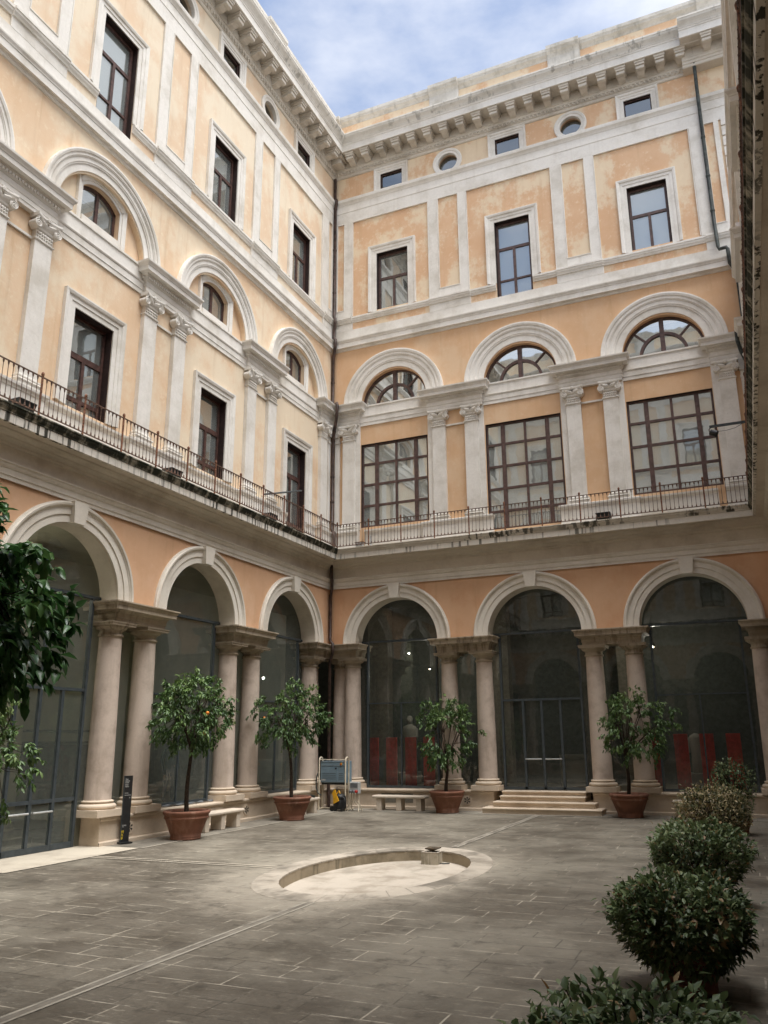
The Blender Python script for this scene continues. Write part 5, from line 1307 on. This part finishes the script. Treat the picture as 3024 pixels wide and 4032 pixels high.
for i in range(46):
    a = i*0.42; r = 0.20+0.02*math.sin(i*1.3); pts.append((r*math.cos(a)*0.8, 1.25*r*math.sin(a), 0.018+0.0012*i))
MB().tube(pts, 0.013, 6).build('coil', 'pipe_green', T)
T = thing('socket_board', 'grey socket board with three plugs on thin white legs beside the cabinet', 'socket board', (1.60, -1.05, GZ), R(-8))
MB().rbox(-0.19, 0.19, -0.07, 0.07, 0.55, 0.92, 0.015).build('box', 'grey_box', T)
MB().box(-0.14, 0.14, -0.076, -0.068, 0.74, 0.88).build('window', 'plastic_sheet', T)
mb = MB(); mb.box(-0.18, 0.18, -0.082, -0.068, 0.56, 0.70); mb.build('socket_panel', 'grey_box', T)
for i, mname in enumerate(('plastic_sheet', 'plastic_sheet', 'red_plastic')):
    o = MB().lathe([(0.045, 0.0), (0.05, 0.02), (0.046, 0.055), (0.03, 0.06)], n=12, capb=True).build('socket', mname, T); o.location = (-0.115+i*0.115, -0.08, 0.62); o.rotation_euler = (R(90), 0, 0)
mb = MB()
for s in (-1, 1):
    mb.tube([(s*0.15, 0, 0.56), (s*0.15, 0, 0.28), (s*0.22, -0.12, 0.0), ], 0.016, 7); mb.tube([(s*0.15, 0.0, 0.28), (s*0.20, 0.14, 0.0)], 0.016, 7)
mb.tube([(-0.15, 0, 0.30), (0.15, 0, 0.30)], 0.012, 6); mb.build('stand', 'cream_paint', T)
mb = MB()
for x in (-0.1, 0.0, 0.1): mb.tube([(x, -0.13, 0.58), (x, -0.15, 0.48), (x*0.6, -0.12, 0.33), (x*1.4+0.03, -0.08, 0.2)], 0.011, 6)
mb.build('plug_cable', 'cream_paint', T)
T = thing('vacuum_cleaner', 'dark green wheeled drum cleaner with a yellow tool, under the blue cabinet', 'vacuum cleaner', (1.10, -1.18, GZ))
mb = MB(); mb.lathe([(0.02, 0.06), (0.19, 0.07), (0.215, 0.12), (0.22, 0.34), (0.20, 0.37), (0.21, 0.39), (0.205, 0.46), (0.15, 0.53), (0.06, 0.56)], n=24, capb=True); mb.build('drum', 'black_plastic', T)
for x, y in ((-0.22, -0.12), (-0.06, -0.20), (0.16, -0.16), (0.12, 0.16)):
    MB().disc_y(x, y-0.025, y+0.025, 0.085 if x < -0.1 else 0.06, 0.085 if x < -0.1 else 0.055, 16).build('wheel', 'black_plastic', T)
mb = MB(); mb.poly([(-0.10, 0.66), (-0.05, 0.70), (-0.02, 0.60), (0.10, 0.34), (-0.10, 0.24), (-0.115, 0.48), (-0.155, 0.57)], -0.27, -0.235); mb.tube([(0.02, -0.25, 0.55), (0.10, -0.24, 0.66), (0.12, -0.22, 0.56)], 0.02, 7); mb.build('yellow_tool', 'yellow_plastic', T)
MB().tube([(0.15, -0.15, 0.45), (0.27, -0.2, 0.42), (0.31, -0.2, 0.28), (0.26, -0.22, 0.12)], 0.022, 8).build('hose', 'black_plastic', T)
MB().tube([(-0.15, 0.1, 0.4), (-0.17, 0.12, 0.75), (0.17, 0.12, 0.75), (0.15, 0.1, 0.4)], 0.012, 6).build('handle', 'black_plastic', T)

# ------------------------------------------------------------------ totem sign
T = thing('totem_sign', 'tall narrow black museum sign board standing between twin columns at the left', 'sign', (0.16, -10.36, GZ+0.016), R(62))
T.scale = (0.52, 1, 0.97)
mb = MB(); mb.box(-0.185, 0.185, -0.02, 0.02, 0.03, 1.55); mb.build('board', 'sign_black', T)
MB().box(-0.205, -0.187, -0.022, 0.022, 0.03, 1.55).build('edge_profile', 'grey_steel', T)
MB().box(-0.29, 0.29, -0.13, 0.13, 0.0, 0.03).build('base', 'black_plastic', T)
def text(body, size, loc, mat, parent, rot=0.0, name='lettering'):
    cu = bpy.data.curves.new(name, 'FONT'); cu.body = body; cu.size = size; cu.extrude = 0.0008; cu.resolution_u = 3
    o = bpy.data.objects.new(name+'_tmp', cu); COL.objects.link(o)
    dg = bpy.context.evaluated_depsgraph_get(); me = bpy.data.meshes.new_from_object(o.evaluated_get(dg)); bpy.data.objects.remove(o); bpy.data.curves.remove(cu)
    me.name = name; me.materials.clear(); me.materials.append(MATS[mat])
    ob = bpy.data.objects.new(name, me); COL.objects.link(ob); ob.parent = parent; ob.location = loc; ob.rotation_euler = (R(90), rot, 0)
    return ob
for i, (t, z) in enumerate((('Museo', 1.455), ('Nazionale', 1.415), ('Romano', 1.375), ('Palazzo', 1.325), ('Massimo', 1.285))): text(t, 0.05, (-0.15, -0.0215, z), 'sign_white', T)
text('Soprintendenza', 0.028, (-0.15, -0.0215, 1.14), 'sign_white', T); MB().box(-0.15, 0.15, -0.0225, -0.0205, 1.095, 1.102).build('rule', 'sign_white', T)
text('\u2190', 0.06, (0.07, -0.0215, 1.02), 'sign_white', T); text('1', 0.04, (-0.14, -0.0215, 1.03), 'sign_white', T)
text('| Archeologica', 0.034, (-0.17, -0.0215, 0.40), 'sign_white', T); text('  Roma', 0.034, (-0.17, -0.0215, 0.365), 'sign_white', T)
text('Eca', 0.16, (-0.175, -0.0215, 0.30), 'sign_yellow', T, R(90))

# ------------------------------------------------------------------ behind the glass
def rpanel(loc, rz, label):
    T = thing('red_panel', label, 'display panel', loc, rz, 'red display panels behind the glass')
    MB().rbox(-0.21, 0.21, -0.03, 0.03, 0.0, 1.70, 0.006).build('board', 'red_panel', T); MB().box(-0.24, 0.24, -0.12, 0.12, 0.0, 0.03).build('foot', 'black_plastic', T)
    return T
px = [(1.12, 'leftmost of the four red panels behind the first far arch'), (1.85, 'second red panel behind the first far arch, right of the pale statue'), (2.60, 'third red panel behind the first far arch'), (3.30, 'rightmost red panel behind the first far arch, beside the potted tree'),
      (11.05, 'first red panel behind the right far arch'), (11.85, 'second red panel behind the right far arch'), (12.62, 'third red panel behind the right far arch'), (13.40, 'rightmost red panel behind the right far arch')]
p0 = None
for x, lb in px:
    if p0 is None: p0 = rpanel((x, 1.45, FZ), 0, lb)
    else: dup(p0, (x, 1.45, FZ), 0, lb)
def statue(loc, label, h=1.9, headless=False):
    T = thing('statue', label, 'statue', loc, 0, None)
    mb = MB(); s = h/1.9; vs = []; n = 24
    prof = [(0.24, 0), (0.26, 0.05), (0.25, 0.4), (0.25, 0.8), (0.27, 1.05), (0.25, 1.25), (0.28, 1.45), (0.25, 1.56), (0.12, 1.62), (0.065, 1.66)]
    k = len(prof)
    for i in range(n):
        a = 2*PI*i/n
        for r, z in prof:
            fold = 1+0.07*math.sin(7*a+z*2.4)*min(1, max(0, (1.5-z)))
            vs.append((r*fold*math.cos(a)*s, r*fold*0.72*math.sin(a)*s, z*s))
    mb.add(vs, [(i*k+q, ((i+1) % n)*k+q, ((i+1) % n)*k+q+1, i*k+q+1) for i in range(n) for q in range(k-1)], True)
    mb.tube([(0.25*s, 0, 1.48*s), (0.30*s, -0.08*s, 1.2*s), (0.12*s, -0.24*s, 1.15*s)], [0.075*s, 0.07*s, 0.05*s], 8); mb.tube([(-0.25*s, 0, 1.48*s), (-0.32*s, -0.05*s, 1.15*s), (-0.30*s, -0.12*s, 0.85*s)], [0.075*s, 0.065*s, 0.045*s], 8)
    mb.build('figure', 'marble_statue', T)
    if not headless:
        mb = MB(); mb.ball((0, -0.01*s, 1.79*s), 0.115*s, 14, 10, (0.85, 1, 1.15)); mb.ball((0, 0.02*s, 1.84*s), 0.12*s, 14, 8, (0.95, 1, 0.95)); mb.ball((0, -0.12*s, 1.78*s), 0.02*s, 6, 4, (0.8, 1, 1.5)); mb.build('head', 'marble_statue', T)
    MB().rbox(-0.34, 0.34, -0.3, 0.3, -0.45, 0.0, 0.02).build('pedestal', 'marble_statue', T)
    return T
statue((1.85, 3.2, FZ+0.45), 'draped grey marble statue dimly seen behind the first far arch', 2.0)
statue((12.2, 3.2, FZ+0.45), 'small pale marble torso between red panels behind the right far arch', 1.45, True)
T = thing('marble_altar', 'pale carved marble altar block behind the far glass doors', 'altar', (8.15, 3.0, FZ))
mb = MB(); mb.prof([(0.42, 0), (0.42, 0.15), (0.34, 0.2), (0.32, 0.25), (0.32, 0.85), (0.36, 0.9), (0.42, 0.95), (0.42, 1.05), (0.0, 1.06)], -0.45, 0.45, 0, 0, True); mb.build('block', 'marble_statue', T)

# two small lit lamps in the far arcade; one unseen, added, fills the left
for x, z, lb in ((3.1, 4.75, 'small lit lamp glowing inside behind the first far arch'), (11.2, 5.15, 'small lit lamp glowing inside behind the right far arch'),
               (-3.0, 6.8, 'added lamp out of view in the left arcade, put in to brighten it')):
    T = thing('ceiling_lamp', lb, 'lamp', (x, 2.2 if x > 0 else -13.9, z), 0, 'lit lamps inside the arcades')
    MB().tube([(0, 0, 0.09), (0, 0, 7.57-z)], 0.01, 6).build('stem', 'black_plastic', T); MB().lathe([(0.02, 0.10), (0.06, 0.09), (0.07, 0.0), (0.065, -0.01)], n=12, capt=False).build('lamp_shade', 'black_plastic', T)
    MB().ball((0, 0, 0.0), 0.035, 10, 8).build('bulb', 'bulb', T)
    ld = bpy.data.lights.new('bulb_light', 'POINT'); ld.energy = 45 if x > 0 else 75; ld.color = (1.0, 0.92, 0.80); ld.shadow_soft_size = 0.05
    lo = bpy.data.objects.new('bulb_light', ld); COL.objects.link(lo); lo.parent = T; lo.location = (0, 0, -0.07)

# person standing behind the left glass
T = thing('person', 'person in dark blue clothes and white-soled shoes standing behind the left glass', 'person', (-1.30, -7.02, FZ), R(70))
def skin(name, joints, edges, radii, mat, parent, sub=2):
    me = bpy.data.meshes.new(name); me.from_pydata(joints, edges, []); o = bpy.data.objects.new(name, me); COL.objects.link(o)
    md = o.modifiers.new('s', 'SKIN'); md.use_smooth_shade = True
    me.skin_vertices[0].data[0].use_root = True
    for i, r in enumerate(radii):
        rr = r if isinstance(r, tuple) else (r, r); me.skin_vertices[0].data[i].radius = rr
    m2 = o.modifiers.new('d', 'SUBSURF'); m2.levels = sub; m2.render_levels = sub
    dg = bpy.context.evaluated_depsgraph_get(); m = bpy.data.meshes.new_from_object(o.evaluated_get(dg)); bpy.data.objects.remove(o)
    m.materials.clear(); m.materials.append(MATS[mat]); m.polygons.foreach_set('use_smooth', [True]*len(m.polygons)); m.name = name
    ob = bpy.data.objects.new(name, m); COL.objects.link(ob); ob.parent = parent; return ob
J = [(0, 0, 0.93), (0, 0.01, 1.12), (0, 0.02, 1.32), (0, 0.01, 1.43), (0, -0.01, 1.50), (0, -0.02, 1.58), (0, -0.02, 1.68),
     (0.10, 0, 0.86), (0.11, -0.01, 0.48), (0.12, 0.02, 0.09), (0.12, -0.13, 0.04),
     (-0.10, 0, 0.86), (-0.13, -0.02, 0.48), (-0.15, 0.02, 0.09), (-0.16, -0.13, 0.04),
     (0.18, 0.01, 1.38), (0.24, 0.02, 1.12), (0.19, -0.12, 0.95), (0.12, -0.20, 0.98),
     (-0.18, 0.01, 1.38), (-0.25, 0.02, 1.12), (-0.24, -0.05, 0.88), (-0.23, -0.09, 0.78)]
E_ = [(0, 1), (1, 2), (2, 3), (3, 4), (4, 5), (5, 6), (0, 7), (7, 8), (8, 9), (9, 10), (0, 11), (11, 12), (12, 13), (13, 14), (3, 15), (15, 16), (16, 17), (17, 18), (3, 19), (19, 20), (20, 21), (21, 22)]
RD = [(0.15, 0.11), (0.14, 0.10), (0.16, 0.11), (0.12, 0.09), 0.055, 0.075, 0.07, 0.09, 0.065, 0.045, 0.04, 0.09, 0.065, 0.045, 0.04, 0.065, 0.05, 0.04, 0.035, 0.065, 0.05, 0.04, 0.035]
skin('body', J, E_, RD, 'cloth_blue', T)
mb = MB(); mb.ball((0, -0.025, 1.615), 0.10, 16, 12, (0.80, 0.98, 1.22)); mb.ball((0, -0.125, 1.60), 0.017, 6, 4, (0.8, 1.0, 1.4))
for s in (-1, 1): mb.ball((s*0.082, -0.01, 1.61), 0.022, 6, 4, (0.4, 0.8, 1.2))
mb.build('head', 'skin', T)
mb = MB(); mb.ball((0, 0.012, 1.655), 0.105, 16, 10, (0.85, 0.98, 1.0)); mb.build('hair', 'hair_dark', T)
mb = MB()
for s, x in ((1, 0.12), (-1, -0.155)): mb.rbox(x-0.045, x+0.045, -0.20, 0.06, 0.0, 0.028, 0.008)
mb.build('shoe_sole', 'white_paint', T)
def hand(root, dirv, parent):
    rg = Vector(root); d = Vector(dirv).normalized(); s = Vector((0, 1, 0)).cross(d).normalized(); js = [rg, rg+d*0.08]; ed = [(0, 1)]; rad = [0.022, 0.026]
    for k, (off, ln) in enumerate(((-0.03, 0.065), (-0.01, 0.075), (0.01, 0.07), (0.03, 0.055))):
        a = len(js); js += [rg+d*0.085+s*off, rg+d*(0.085+ln*0.55)+s*off*1.1+Vector((0, -0.008, 0)), rg+d*(0.085+ln)+s*off*1.1+Vector((0, -0.022, 0))]; ed += [(1, a), (a, a+1), (a+1, a+2)]; rad += [0.009, 0.008, 0.007]
    a = len(js); js += [rg+d*0.03-s*0.035, rg+d*0.07-s*0.055+Vector((0, -0.015, 0))]; ed += [(0, a), (a, a+1)]; rad += [0.010, 0.008]
    return skin('hand', [tuple(j) for j in js], ed, rad, 'skin', parent, 1)
hand((-0.23, -0.10, 0.77), (0.02, -0.15, -1), T); hand((0.12, -0.205, 0.985), (-0.9, -0.3, 0.1), T)
# crumpled plastic sheet on the sill
mb = MB(); vs = []; nx, ny = 26, 5; rg = random.Random(5)
for i in range(nx):
    for j in range(ny):
        t = i/(nx-1); vs.append((-1.3+2.6*t, (j/(ny-1)-0.5)*0.20*(0.6+0.4*math.sin(t*PI)), 0.012+0.05*abs(math.sin(t*17+j*0.9))*rg.uniform(0.5, 1)))
mb.add(vs, [(i*ny+j, (i+1)*ny+j, (i+1)*ny+j+1, i*ny+j+1) for i in range(nx-1) for j in range(ny-1)], True)
o = mb.build('plastic_sheet', 'plastic_sheet'); o.location = (-0.37, -7.5, FZ+0.002); o.rotation_euler = (0, 0, PI/2)
tag(o, 'crumpled grey plastic sheet lying on the stone sill below the left glass', 'plastic sheet')
